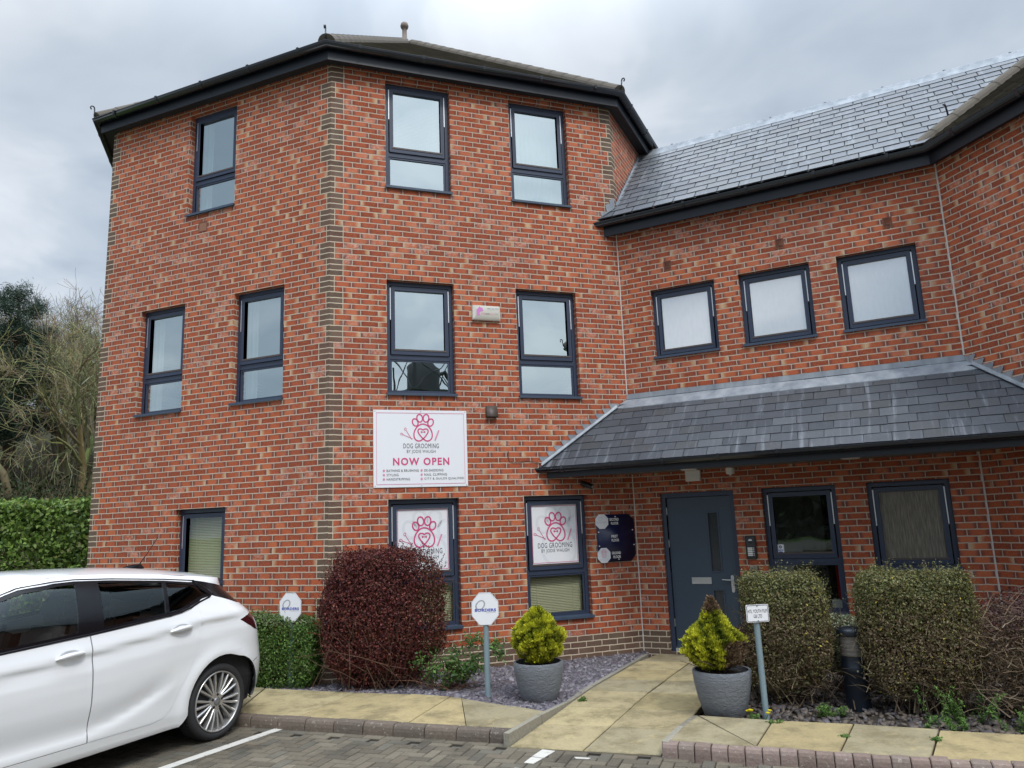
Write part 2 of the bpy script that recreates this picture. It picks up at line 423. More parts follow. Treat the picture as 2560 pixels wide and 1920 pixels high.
def P3(P, d, n): return lambda s, z, e=0.: Vector((P.x + d.x * s + n.x * e, P.y + d.y * s + n.y * e, z))
def wall(P, d, n, L, z0, z1, ops=(), ql=False, qr=False, m=None, phase=0., rev=.10, qrz=None):
    f = P3(P, d, n); mb = MB()
    ss = sorted({0., L} | {o[0] for o in ops} | {o[1] for o in ops}); zs = sorted({z0, z1} | {o[2] for o in ops} | {o[3] for o in ops} | ({qrz} if qrz else set()))
    UV = lambda s, z: (s / .225 + phase, course(z))
    for sa, sb in zip(ss, ss[1:]):
        for za, zb in zip(zs, zs[1:]):
            cm, zm = (sa + sb) / 2, (za + zb) / 2
            QD = lambda s: (s if ql else 9., L - s if qr and zm > (qrz or -9) else 9.)
            if any(o[0] < cm < o[1] and o[2] < zm < o[3] for o in ops): continue
            nz = max(1, round((zb - za) / 1.0)); 
            for k in range(nz):
                a, b = za + (zb - za) * k / nz, za + (zb - za) * (k + 1) / nz
                mb.face([f(sa, a), f(sb, a), f(sb, b), f(sa, b)], [UV(sa, a), UV(sb, a), UV(sb, b), UV(sa, b)], [QD(sa), QD(sb), QD(sb), QD(sa)])
    for (a, b, za, zb) in ops:
        r = rev; q9 = [(9., 9.)] * 4
        mb.face([f(a, za, -r), f(a, za), f(a, zb), f(a, zb, -r)], [UV(a - r, za), UV(a, za), UV(a, zb), UV(a - r, zb)], q9)
        mb.face([f(b, za), f(b, za, -r), f(b, zb, -r), f(b, zb)], [UV(b, za), UV(b + r, za), UV(b + r, zb), UV(b, zb)], q9)
        mb.face([f(a, zb), f(b, zb), f(b, zb, -r), f(a, zb, -r)], [UV(a, zb), UV(b, zb), UV(b, zb + .1), UV(a, zb + .1)], q9)
        mb.face([f(a, za, -r), f(b, za, -r), f(b, za), f(a, za)], [UV(a, za + .1), UV(b, za + .1), UV(b, za), UV(a, za)], q9)
    return mb.build('wall', m or MBRICK, BLD)

ZB, ZT = -.25, 8.02
top = (zc(22), zc(1)); mid = (zc(60), zc(39)); gnd = (zc(99), zc(78))
opM = [(a, b, *z) for (a, b) in ((.727, 1.637), (2.527, 3.437)) for z in (top, mid, gnd)]
opL = [(1.63, 2.505, *top), (.725, 1.575, *mid), (2.46, 3.31, *mid), (1.615, 2.47, *gnd)]
rm = (Z0 - 3.967, Z0 - 2.9587); rg = 2.108
opR = [(.45, 1.36, *rm), (1.6875, 2.5975, *rm), (2.925, 3.835, *rm), (.373, 1.362, 0.035, rg), (1.716, 2.603, .544, rg), (2.953, 3.835, 1.075, rg)]
wall(A, dM, nM, 4.16, ZB, ZT, opM, True, True, MBRICK, -.73, qrz=zc(24))
wall(A, dL, nL, 4.097, ZB, ZT, opL, True, True, MBRICK_L, -.73)
wall(F, dR, nR, 4.17, ZB, 6.0, opR, m=MBRICK, phase=.02)
wall(C, dS, nS, 4.16, ZB, 6.0, [], False, True, MBRICK, .5)
wall(F, dN, nN, 4.16, ZB, ZT, [], True, True, MBRICK_L, -.73)
for i in range(2, 7):
    d = (oct1[(i + 1) % 8] - oct1[i]); wall(oct1[i], d.normalized(), out2(d.normalized()), d.length, ZB, ZT, [], True, True, MBRICK)
for i in range(1, 8):
    d = (oct2[(i + 1) % 8] - oct2[i]); wall(oct2[i], d.normalized(), out2(d.normalized()), d.length, ZB, 6.0, [], True, True, MBRICK)
bk = F - nR * 3.6; wall(bk + dR * 4.17, -dR, -nR, 4.17, ZB, 6.0, [], m=MBRICK)

# inner rooms: floors, ceilings and a core wall, so the windows look into rooms
def slab(poly, z, t, m, name, inset=.14):
    c = sum(poly, Vector((0, 0))) / len(poly); mb = MB()
    pts = [Vector((*(p + (c - p).normalized() * inset), z)) for p in poly]
    mb.prism(pts, (0, 0, t)); mb.build(name, m, BLD)
wingp = [F + dR * .05, C - dR * .05, C - nR * 3.55 - dR * .05, F - nR * 3.55 + dR * .05]
for z in (-.02, 2.45, 5.35, 8.05): slab(oct1, z, .12, MROOM, 'floor_slab')
for z in (-.02, 2.45, 5.75): slab(oct2, z, .12, MROOM, 'floor_slab'); slab(wingp, z, .12, MROOM, 'floor_slab')
mb = MB(); pts = [cen1 + (p - cen1) * .55 for p in oct1]
for i in range(8):
    a, b = pts[i], pts[(i + 1) % 8]; mb.face([(*a, .1), (*b, .1), (*b, 8), (*a, 8)])
a, b = F - nR * 2.2, C - nR * 2.2; mb.face([(*a, .1), (*b, .1), (*b, 5.7), (*a, 5.7)])
a, b = F + dR * 1.5 - nR * .16, F + dR * 1.5 - nR * 2.2; mb.face([(*a, .1), (*b, .1), (*b, 5.7), (*a, 5.7)])
mb.build('inner_wall', MROOM, BLD)

# ------------------------------------------------------------------ windows
def frame_rect(mb, f, a, b, za, zb, w, e0, e1, wb=None):
    wb = wb or w; n = f(0, 0, 1) - f(0, 0, 0); dv = f(1, 0) - f(0, 0)
    def bar(s0, s1, z0, z1): mb.box(f(s0, z0, e0), dv * (s1 - s0), n * (e1 - e0), (0, 0, z1 - z0))
    bar(a, a + w, za, zb); bar(b - w, b, za, zb); bar(a + w, b - w, zb - w, zb); bar(a + w, b - w, za, za + wb)
def window(P, d, n, op, split=None, glass=None, glass_low=None, blind=None, blind_low=None, blind_m=None, stays=True, sillx=.012, dirty=False):
    f = P3(P, d, n); a, b, za, zb = op; dv = f(1, 0) - f(0, 0); nv = f(0, 0, 1) - f(0, 0, 0)
    fr = MB(); frame_rect(fr, f, a + .002, b - .002, za + .002, zb - .002, .052, -.15, -.088)
    zs = za + (zb - za) * split if split else za
    if split: fr.box(f(a + .054, zs - .03, -.15), dv * (b - a - .108), nv * .06, (0, 0, .06))
    W_ = fr.build('window', MFRAME, BLD, angle=30)
    sh = MB(); lo = zs + .034 if split else za + .058
    frame_rect(sh, f, a + .068, b - .068, lo, zb - .068, .052, -.125, -.072)
    sh.build('sash', MFRAME, W_, angle=30)
    dr = MB(); dr.box(f(a + .10, lo + .052, -.1), dv * (b - a - .2), nv * .034, (0, 0, .022)); dr.build('drip_bar', MDRIP, W_)
    pn = MB(); pn.face([f(a + .1, lo + .04, -.105), f(b - .1, lo + .04, -.105), f(b - .1, zb - .1, -.105), f(a + .1, zb - .1, -.105)])
    pn.build('pane', glass or MGLASS, W_)
    if split:
        p2 = MB(); frame_rect(p2, f, a + .056, b - .056, za + .056, zs - .032, .022, -.125, -.098); p2.build('glazing_bead', MFRAME, W_)
        p2 = MB(); p2.face([f(a + .06, za + .06, -.115), f(b - .06, za + .06, -.115), f(b - .06, zs - .034, -.115), f(a + .06, zs - .034, -.115)])
        p2.build('pane', glass_low or glass or MGLASS, W_)
    sl = MB(); sl.prism([f(a - sillx, za + .034, -.085), f(a - sillx, za + .026, .036), f(a - sillx, za - .006, .036), f(a - sillx, za - .006, .028), f(a - sillx, za + .012, .02), f(a - sillx, za + .004, -.085)], dv * (b - a + 2 * sillx))
    sl.build('sill', MSILL, W_)
    if stays:
        for s in (a + .0545, b - .0665):
            st = MB(); st.box(f(s, zb - .09 - (zb - lo) * .44, -.086), dv * .011, nv * .012, (0, 0, (zb - lo) * .44)); st.build('stay', MSTAY, W_)
    for bl, z_lo, z_hi, mm in ((blind, lo, zb - .06, blind_m or MBLINDW), (blind_low, za + .05, zs if split else zb - .06, MBLIND)):
        if not bl: continue
        k = MB(); z = z_hi
        while z > z_lo + (bl if isinstance(bl, float) else 0):
            k.face([f(a + .06, z - .018, -.19), f(b - .06, z - .018, -.19), f(b - .06, z - .002, -.205), f(a + .06, z - .002, -.205)]); z -= .021
        for s in (a + .2, b - .2): k.box(f(s, z_lo, -.186), dv * .004, nv * .002, (0, 0, z_hi - z_lo))
        k.build('blind', mm, W_)
    return W_
MDRIP = plain('brown_drip_bar', (.085, .065, .06), .5)
sp = .335; sp2 = .375
for i, (a, b) in enumerate(((.727, 1.637), (2.527, 3.437))):
    window(A, dM, nM, (a, b, *top), sp, blind=.0001 if i == 0 else None, blind_low=None)
    window(A, dM, nM, (a, b, *mid), sp)
    window(A, dM, nM, (a, b, *gnd), sp2, glass=MGLASS_G, glass_low=MGLASS_G, blind_low=.0001)
for o in opL[:3]: window(A, dL, nL, o, sp)
window(A, dL, nL, opL[3], sp2, glass=MGLASS_G, glass_low=MGLASS_G, blind_low=.0001, blind=.0001, blind_m=MBLIND)
for o in opR[:3]: window(F, dR, nR, o, None, MFROST)
window(F, dR, nR, opR[4], .41, MGLASS_G, MGLASS_G)
window(F, dR, nR, opR[5], None, MFROST_D)
# pale curtains / lining boards just inside some tower windows
def curtain(P, d, n, s0, s1, z0, z1, m, e=-.22):
    f = P3(P, d, n); mb = MB(); k = max(2, int((s1 - s0) / .02)); P_ = []
    for i in range(k + 1):
        s = s0 + (s1 - s0) * i / k; P_.append([f(s, z0, e + .012 * math.sin(i * 1.7)), f(s, z1, e + .012 * math.sin(i * 1.7))])
    mb.grid(P_); mb.build('curtain', m, BLD, smooth=True)
MCURT = plain('white_curtain', (.78, .78, .74), .9)
for o in opL[:3]: curtain(A, dL, nL, o[1] - .24, o[1] - .05, o[2], o[3], MCURT)
curtain(A, dM, nM, 2.56, 3.40, top[0], top[1], MBLINDW, -.26)

# ------------------------------------------------------------------ entrance door
MDOOR = plain('blue_grey_door_paint', (.042, .066, .098), .42, var=.14, scale=3)
MSTEEL = plain('satin_steel', (.60, .61, .63), .32, metal=.85, var=.1)
fR = P3(F, dR, nR); dRv = Vector((*dR, 0)); nRv = Vector((*nR, 0))
mb = MB(); a, b, za, zb = opR[3]
for s0, s1, z0, z1 in ((a + .002, a + .06, za, zb - .002), (b - .06, b - .002, za, zb - .002), (a + .06, b - .06, zb - .062, zb - .002)):
    mb.box(fR(s0, z0, -.13), dRv * (s1 - s0), nRv * .09, (0, 0, z1 - z0))
DOOR = mb.build('door', MFRAME, BLD, angle=30)
x0, x1, z0, z1 = a + .066, b - .066, za + .05, zb - .068
holes = [(x0 + .545, x0 + .675, z0 + .98, z0 + 1.74), (x0 + .545, x0 + .675, z0 + .14, z0 + .74)]
mb = MB(); ss = sorted({x0, x1} | {h[0] for h in holes} | {h[1] for h in holes}); zs = sorted({z0, z1} | {h[2] for h in holes} | {h[3] for h in holes})
for sa, sb in zip(ss, ss[1:]):
    for zA, zB in zip(zs, zs[1:]):
        if any(h[0] < (sa + sb) / 2 < h[1] and h[2] < (zA + zB) / 2 < h[3] for h in holes): continue
        mb.face([fR(sa, zA, -.078), fR(sb, zA, -.078), fR(sb, zB, -.078), fR(sa, zB, -.078)])
        mb.face([fR(sb, zA, -.118), fR(sa, zA, -.118), fR(sa, zB, -.118), fR(sb, zB, -.118)])
mb.build('door_leaf', MDOOR, DOOR, weld=True)
def wired(g):
    p = g.geo(); x, y, z = g.xyz(p); u = g.m('MULTIPLY', g.m('ADD', g.m('MULTIPLY', x, dR.x), g.m('MULTIPLY', y, dR.y)), 75.); v = g.m('MULTIPLY', z, 75.)
    e = g.m('MINIMUM', g.m('PINGPONG', u, .5), g.m('PINGPONG', v, .5))
    g.out(g.pbsdf(g.mix(g.step(e, .06, .14), (.10, .11, .12), (.008, .010, .013)), .15, 0., .5))
MWIRED = mat('wired_glass', wired)
for h in holes:
    mb = MB(); frame_rect(mb, fR, h[0] - .012, h[1] + .012, h[2] - .012, h[3] + .012, .016, -.118, -.068); v = mb.build('vision_panel', MSILL, DOOR)
    mb = MB(); mb.face([fR(h[0], h[2], -.095), fR(h[1], h[2], -.095), fR(h[1], h[3], -.095), fR(h[0], h[3], -.095)]); mb.build('wired_pane', MWIRED, DOOR)
mb = MB(); c = (x0 + .40, z0 + .86); frame_rect(mb, fR, c[0] - .13, c[0] + .13, c[1] - .042, c[1] + .042, .022, -.078, -.064)
mb.box(fR(c[0] - .108, c[1] - .02, -.076), dRv * .216, nRv * .006, (0, 0, .04)); mb.build('letter_plate', MSTEEL, DOOR)
mb = MB(); hx, hz = x1 - .055, z0 + .84
pl_ = [(math.cos(t) * .02, math.sin(t) * .02 + (.09 if math.sin(t) > 0 else -.09)) for t in [k * math.pi / 8 for k in range(16)]]
mb.prism([fR(hx + q, hz - .02 + r, -.076) for q, r in pl_], nRv * .008)
mb.tube([fR(hx, hz + .03, -.07), fR(hx, hz + .03, -.02)], .009, 10); mb.tube([fR(hx, hz + .03, -.024), fR(hx - .06, hz + .032, -.024), fR(hx - .125, hz + .036, -.03)], [.009, .008, .007], 10)
mb.tube([fR(hx, hz - .055, -.068), fR(hx, hz - .055, -.062)], .009, 10); mb.build('handle', MSTEEL, DOOR, angle=40)
for z in (z0 + .32, z0 + 1.35, z0 + 1.78):
    mb = MB(); mb.tube([fR(x0 - .003, z - .05, -.062), fR(x0 - .003, z + .05, -.062)], .008, 8); mb.build('hinge', MSTEEL, DOOR)
mb = MB(); mb.box(fR(a + .06, za, -.13), dRv * (b - a - .12), nRv * .10, (0, 0, .045)); mb.build('threshold', MSTAY, DOOR)

# ------------------------------------------------------------------ roofs
def clip(poly, cp):
    """2D polygon clipped to a convex CCW polygon"""
    for i in range(len(cp)):
        a, b = cp[i], cp[(i + 1) % len(cp)]; out = []
        side = lambda p: (b[0] - a[0]) * (p[1] - a[1]) - (b[1] - a[1]) * (p[0] - a[0])
        for j in range(len(poly)):
            p, q = poly[j], poly[(j + 1) % len(poly)]; sp_, sq = side(p), side(q)
            if sp_ >= 0: out.append(p)
            if (sp_ >= 0) != (sq >= 0):
                t = sp_ / (sp_ - sq); out.append((p[0] + (q[0] - p[0]) * t, p[1] + (q[1] - p[1]) * t))
        poly = out
        if len(poly) < 3: return []
    return poly
def tiles(name, O, du, up, polys, w, gauge, t, m, cols, rnd=.0, jog=.004, gap=.003):
    """overlapping slates; O origin, du along the eave, up along the slope, polys convex CCW in (a, b)"""
    du, up = Vector(du).normalized(), Vector(up).normalized(); nn = du.cross(up).normalized(); mb = MB()
    a0 = min(p[0] for q in polys for p in q); a1 = max(p[0] for q in polys for p in q)
    b0 = min(p[1] for q in polys for p in q); b1 = max(p[1] for q in polys for p in q); r = 0; bb = b0
    P = lambda a, b, h: O + du * a + up * b + nn * h
    for q in polys:
        mb.face([P(a, b, -.012) for a, b in q], col=(.02, .02, .022))
    while bb < b1:
        a = a0 - (w * .5 if r % 2 else 0) - w * .2
        while a < a1:
            ww = w * (1 + random.uniform(-rnd, rnd)); j = random.uniform(-jog, jog); jj = random.uniform(-jog, jog)
            lift = random.uniform(0, .003); c = random.choice(cols); k = random.uniform(.90, 1.10); c = tuple(x * k for x in c)
            quad = [(a + gap, bb + j), (a + ww - gap, bb + jj), (a + ww - gap, bb + gauge * 1.12), (a + gap, bb + gauge * 1.12)]
            for q in polys:
                pp = clip(quad, q)
                if len(pp) < 3: continue
                hgt = lambda b: t * (1 - (b - bb) / (gauge * 1.12)) + lift
                mb.face([P(x, y, hgt(y)) for x, y in pp], col=c)
                for i in range(len(pp)):
                    p, s_ = pp[i], pp[(i + 1) % len(pp)]
                    if p[1] < bb + gauge * .15 and s_[1] < bb + gauge * .15:
                        mb.face([P(*p, -.004), P(*s_, -.004), P(*s_, hgt(s_[1])), P(*p, hgt(p[1]))], col=tuple(x * .6 for x in c))
            a += ww
        bb += gauge; r += 1
    return mb.build(name, m, BLD)
SC = [(.108, .119, .138), (.120, .131, .150), (.098, .109, .127), (.135, .146, .164), (.112, .119, .130), (.126, .137, .148)]
SC2 = [(.056, .062, .073), (.065, .072, .084), (.050, .056, .066), (.075, .082, .094), (.062, .065, .071), (.082, .089, .10)]
TC = [(.14, .125, .10), (.18, .16, .125), (.115, .105, .085), (.16, .14, .115)]
Rw = lambda s, e, z: Vector((F.x + dR.x * s + nR.x * e, F.y + dR.y * s + nR.y * e, z))
# canopy: slates fall from 3.46 m at the wall to 2.51 m at the eave
kl, kr = -.919, 1.0
zcan = lambda e: 3.46 - .93 * e
O = Rw(0, 1.03, zcan(1.03)); upv = Rw(0, 0, zcan(0)) - O; Lc = upv.length
tiles('slate_roof', O, dRv, upv, [[(kl * 1.03, 0), (4.17 + kr * 1.03, 0), (4.17, Lc), (0, Lc)]], .29, .155, .008, MSLATE, SC2, .06, .005, .0035)
# wing: slates rise from the gutter to a lead ridge
zw = lambda p: 6.36 + .945 * p
O = Rw(0, .22, zw(-.22)); upv = Rw(0, -1.72, zw(1.72)) - O; Lw = upv.length; bz = Lw * .22 / 1.94
tiles('slate_roof', O, dRv, upv, [[(kl * .22, 0), (4.17 - .22 * .414, 0), (4.26, bz), (0, bz)], [(0, bz), (4.26, bz), (6.44, Lw), (-.075, Lw)]], .30, .195, .010, MSLATE, SC, .06, .006, .006)
mb = MB(); mb.face([Rw(-.1, -1.72, zw(1.72)), Rw(6.4, -1.72, zw(1.72)), Rw(4.5, -3.8, 6.1), Rw(-.1, -3.8, 6.1)][::-1], col=(.12, .13, .15)); mb.build('slate_roof', MSLATE, BLD)
mb = MB(); q = .945
prof = [(.15, -.15 * q + .012), (.03, .01), (.02, .04), (0., .052), (-.02, .04), (-.03, .01), (-.15, -.15 * q + .012)]
mb.grid([[Rw(s, -1.74 + e, zw(1.74) + z + random.uniform(-.001, .001)) for e, z in prof] for s in np.linspace(-.08, 6.45, 40)])
for s in np.linspace(.5, 6.2, 8): mb.bevel_box(Rw(s, -1.74, zw(1.74) + .052), (.04, .03, .015), .005)
mb.build('lead_ridge', MLEAD, BLD, smooth=True)
# towers: plain tiles between hip tiles
def pyramid(poly, cen, ze, za, off, detail):
    n = len(poly); apex = Vector((*cen, za)); es = []
    for i in range(n):
        d1 = (poly[i] - poly[i - 1]).normalized(); d2 = (poly[(i + 1) % n] - poly[i]).normalized()
        n1, n2 = out2(d1), out2(d2); mvec = (n1 + n2) / (1 + n1.dot(n2)); es.append(Vector((*(poly[i] + mvec * off), ze)))
    mb = MB()
    for i in range(n):
        a, b = es[i], es[(i + 1) % n]
        if i in detail:
            du = (b - a); L = du.length; du.normalize(); t = (apex - a).dot(du); u = apex - (a + du * t); h = u.length
            tiles('tiled_roof', a, du, u, [[(0, 0), (L, 0), (t, h)]], .17, .115, .014, MTILE, TC, .02, .003)
        else: mb.face([a, b, apex], col=TC[0])
    mb.build('tiled_roof', MTILE, BLD)
    return es, apex
E1, AP1 = pyramid(oct1, cen1, 8.17, 12.10, .22, (0, 7))
E2, AP2 = pyramid(oct2, cen2, 6.13, 10.08, .22, (0, 7))
def hips(es, apex, idx, skip=()):
    start = 0.
    for i in idx:
        a = es[i]; v = apex - a; L = v.length; k = int(L / .33); t = v.normalized(); a = a + t * start
        mb = MB(); k = int((L - start) / .33)
        side = t.cross(Vector((0, 0, 1))).normalized(); up = side.cross(t)
        for q in range(k):
            p0, p1 = a + t * (q * .33 - .01), a + t * (q * .33 + .34)
            rr = .115; P_ = []
            for p, r_ in ((p0, rr + .006), (p1, rr)):
                P_.append([p + side * (r_ * math.cos(x)) + up * (r_ * math.sin(x) - .02) for x in np.linspace(math.pi, 0, 9)])
            mb.grid(P_)
            if q == 0: mb.face(P_[0])
        mb.build('hip_tile', MRIDGE, BLD, smooth=False)
        if i in skip: continue
        hk = MB(); b = a - t * .0 + up * .02
        pts = [b, b - t * .05 + Vector((0, 0, .05)), b - t * .06 + Vector((0, 0, .17))]
        for x in np.linspace(0, math.pi * 1.4, 7): pts.append(b - t * .06 + Vector((0, 0, .17)) + Vector((-t.x, -t.y, 0)).normalized() * (.028 - .028 * math.cos(x)) + Vector((0, 0, .03 * math.sin(x))))
        hk.tube(pts, .011, 6); hk.build('hip_iron', MGUTTER, BLD, smooth=True)
hips(E1, AP1, range(8)); hips(E2, AP2, range(8), (0, 7))
a = E2[0]; t = (AP2 - a).normalized()
hk = MB(); b = a + t * .60 + Vector((0, 0, .05)); hk.tube([b, b + Vector((-.03, -.02, .05)), b + Vector((-.05, -.03, .16)), b + Vector((-.08, -.05, .19)), b + Vector((-.10, -.07, .16))], .012, 6); hk.build('hip_iron', MGUTTER, BLD, smooth=True)
mb = MB(); Mx = Matrix.Translation(AP1 + Vector((-.03, 0, .0)))
mb.lathe([(.09, -.05), (.09, .06), (.055, .08), (.05, .25), (.05, .34), (.075, .35), (.09, .40), (.075, .46), (.0, .48)], 14, Mx)
mb.build('roof_vent', plain('terracotta_vent', (.22, .17, .15), .8), BLD, smooth=True)

# ------------------------------------------------------------------ eaves: soffit, fascia, gutter
def sweep(name, pts, ms, prof, m, closed=False, smooth=False, ends=True):
    mb = MB(); P_ = [[Vector((*(p + q * o_), z)) for o_, z in prof] for p, q in zip(pts, ms)]
    mb.grid(P_, closed_u=closed, closed_v=True)
    if not closed and ends: mb.face(P_[0]); mb.face(P_[-1][::-1])
    return mb.build(name, m, BLD, angle=50 if smooth else None)
def miters(poly, closed, first=None, last=None):
    n = len(poly); ms = []
    for i in range(n):
        if closed or 0 < i < n - 1:
            n1 = out2((poly[i] - poly[i - 1]).normalized()); n2 = out2((poly[(i + 1) % n] - poly[i]).normalized()); ms.append((n1 + n2) / (1 + n1.dot(n2)))
        elif i == 0: ms.append(first if first is not None else out2((poly[1] - poly[0]).normalized()))
        else: ms.append(last if last is not None else out2((poly[i] - poly[i - 1]).normalized()))
    return ms
def gutter_prof(o_, z, r):
    q = [(o_ + r * math.cos(x), z + r * math.sin(x)) for x in np.linspace(math.pi, 2 * math.pi, 11)]
    lip = [(o_ + r + .006, z + .002), (o_ + r + .006, z + .012), (o_ + r - .006, z + .012)]
    inn = [(o_ + (r - .006) * math.cos(x), z + (r - .006) * math.sin(x)) for x in np.linspace(2 * math.pi, math.pi, 7)]
    return q + lip + inn
def brackets(pts, ms, o_, z, r, step, closed=False):
    n = len(pts)
    for i in range(n if closed else n - 1):
        a, b = pts[i] + ms[i] * o_, pts[(i + 1) % n] + ms[(i + 1) % n] * o_; L = (b - a).length; t = (b - a).normalized(); nn_ = out2(t)
        k = max(1, int(L / step))
        for j in range(k):
            c = a + t * (L * (j + .5) / k); rr = r + .007
            for w0, w1 in ((-.018, .018),):
                P_ = []
                for w_ in (w0, w1):
                    P_.append([Vector((*(c + t * w_ + nn_ * (rr * math.cos(x))), z + rr * math.sin(x))) for x in np.linspace(math.pi, 2 * math.pi, 9)] + [Vector((*(c + t * w_ + nn_ * (rr + .004)), z + .026)), Vector((*(c + t * w_ + nn_ * (r - .012)), z + .022))])
                mb = MB(); mb.grid(P_); mb.face(P_[0]); mb.face(P_[1][::-1]); mb.build('gutter_bracket', MGUTTER, BLD)
def eaves(pts, ms, closed, zs_, fo, fz0, fz1, go, gz, gr, step, soff=None):
    sweep('soffit', pts, ms, [(-.02, zs_), (fo, zs_), (fo, zs_ + .012), (-.02, zs_ + .012)], soff or MSOFF, closed)
    sweep('fascia', pts, ms, [(fo, fz0), (fo + .022, fz0), (fo + .022, fz1), (fo, fz1)], MFASCIA, closed)
    sweep('gutter', pts, ms, gutter_prof(go, gz, gr), MGUTTER, closed, True)
    brackets(pts, ms, go, gz, gr, step, closed)
eaves(oct1, miters(oct1, True), True, 7.995, .15, 7.945, 8.15, .234, 8.135, .058, .8)
pw_ = [F, C, C2, oct2[2]]
mw = miters(pw_, False, nR + dR * kl, None)
eaves(pw_, mw, False, 5.945, .13, 5.895, 6.12, .212, 6.085, .056, .72)
pc_ = [F, C]; mc = [nR + dR * kl, nR + dR * kr]
eaves(pc_, mc, False, 2.395, .93, 2.36, 2.50, 1.02, 2.485, .054, .62, MSOFF2)

# ------------------------------------------------------------------ lead flashings
mb = MB()
for s in np.linspace(0, 4.17, 30)[:-1]:
    s1 = s + 4.17 / 29; jz = random.uniform(-.004, .004)
    for (e0, za_), (e1, zb_) in zip([(.006, 3.532), (.012, 3.455), (.10, zcan(.10) + .018), (.165, zcan(.165) + .014)], [(.012, 3.455), (.10, zcan(.10) + .018), (.165, zcan(.165) + .014), (.165, zcan(.165) - .0)]):
        mb.face([Rw(s + kl * e0 * 0, e0, za_), Rw(s1, e0, za_), Rw(s1 + (kr * e1 if s1 > 4.15 else 0), e1, zb_), Rw(s + (kl * e1 if s < .01 else 0), e1, zb_)])
mb.build('lead_flashing', MLEAD, BLD)
def steps(P, d, n, s0, s1, zr, run, sgn, h=.13):
    """stepped flashing on a wall: zr(s) roof line, sgn +1 when the roof climbs with s"""
    f = P3(P, d, n); mb = MB(); k = int(abs(s1 - s0) / run)
    for i in range(k + 1):
        s = s0 + sgn * run * i; e = .006 + .004 * (i % 2)
        t = zr(s) + h
        q = [(s + sgn * .035, zr(s + sgn * .035) - .01), (s + sgn * (run + .03), zr(s + sgn * (run + .03)) - .01), (s + sgn * (run + .02), t), (s - sgn * .03, t)]
        mb.face([f(x, z, e) for x, z in q])
    N_ = 14; ed = []
    for i in range(N_ + 1):
        s = s0 + (s1 - s0) * i / N_; ed.append([f(s, zr(s) + .045, .008), f(s, zr(s) + .012, .02), f(s, zr(s) + .006, .055)])
    mb.grid(ed); mb.build('step_flashing', MLEAD, BLD)
steps(A, dM, nM, 2.79, 3.98, lambda s: 2.52 + (s - 2.786) * .683, .109, 1)
steps(C, dS, nS, 1.43, .1, lambda s: 3.46 - .93 * .7071 * s, .109, -1)
steps(F, dN, nN, .05, 1.62, lambda s: zw(s), .082, 1, .10)
f = P3(A, dM, nM); mb = MB()
for q in ([(3.915, 6.27), (3.95, 6.16), (4.155, 6.30), (4.155, 6.38), (4.02, 6.30)], [(4.0, 6.40), (4.03, 6.24), (4.155, 6.32), (4.155, 6.46)], [(4.07, 6.48), (4.10, 6.34), (4.158, 6.38), (4.158, 6.53)]):
    mb.face([f(s, z, .008 + .006 * random.random()) for s, z in q])
mb.face([f(3.93, 6.17, .01), f(4.155, 6.36, .01), Rw(.03, .02, 6.37), Rw(-.13, .21, 6.19)]); mb.build('step_flashing', MLEAD, BLD)

# sealant joints in the inner corners
MSEAL = plain('pale_mastic', (.62, .58, .54), .8, var=.2, scale=20)
for P, n1, n2, za, zb in ((F, nM, nR, 0, 2.39), (F, nM, nR, 3.53, 5.96), (C, nR, nS, 0, 2.39), (C, nR, nS, 3.53, 5.96)):
    b = (n1 + n2).normalized(); mb = MB(); mb.tube([Vector((*(P + b * .004 + Vector((random.uniform(-.002, .002), 0))), z)) for z in np.linspace(za, zb, 24)], .009, 5); mb.build('mastic_joint', MSEAL, BLD)
# terracotta air bricks
MAIR = plain('terracotta_air_brick', (.20, .075, .045), .85)
def airbrick(P, d, n, s, z, w=.11, h=.14, louv=True):
    f = P3(P, d, n); mb = MB(); dv = f(1, 0) - f(0, 0); nv = f(0, 0, 1) - f(0, 0, 0)
    frame_rect(mb, f, s - w / 2, s + w / 2, z - h / 2, z + h / 2, .012, -.01, .006); k = MB()
    o_ = mb.build('air_brick', MAIR, BLD)
    if louv:
        q = z - h / 2 + .016
        while q < z + h / 2 - .012: k.box(f(s - w / 2 + .01, q, -.004), dv * (w - .02), nv * .006, (0, 0, .006)); q += .0145
        k.build('grille', MAIR, o_)
        k = MB(); k.face([f(s - w / 2 + .01, z - h / 2 + .01, -.0), f(s + w / 2 - .01, z - h / 2 + .01, -.0), f(s + w / 2 - .01, z + h / 2 - .01, -.0), f(s - w / 2 + .01, z + h / 2 - .01, .0)]); k.build('recess', MDARK, o_)
    else:
        k.box(f(s - w / 2 + .012, z - h / 2 + .012, -.004), dv * (w - .024), nv * .006, (0, 0, h - .024)); k.build('grille', plain('brown_air_brick', (.27, .13, .08), .8), o_)
for s, z in ((.731, 5.32), (2.266, 5.32), (3.565, 5.32)): airbrick(F, dR, nR, s, z)
airbrick(A, dL, nL, 2.19, 6.09, .16, .15, False)
f = P3(A, dM, nM); nv = Vector((*nM, 0)); mb = MB(); s, z = 2.11, 3.25
mb.prism([f(s - .075, z - .075, 0), f(s - .075, z + .08, 0), f(s - .075, z + .08, .035), f(s - .075, z - .06, .075), f(s - .075, z - .075, .07)], Vector((*dM, 0)) * .15)
mb.build('extractor_cowl', plain('brown_cowl', (.07, .05, .04), .5), BLD, angle=30)
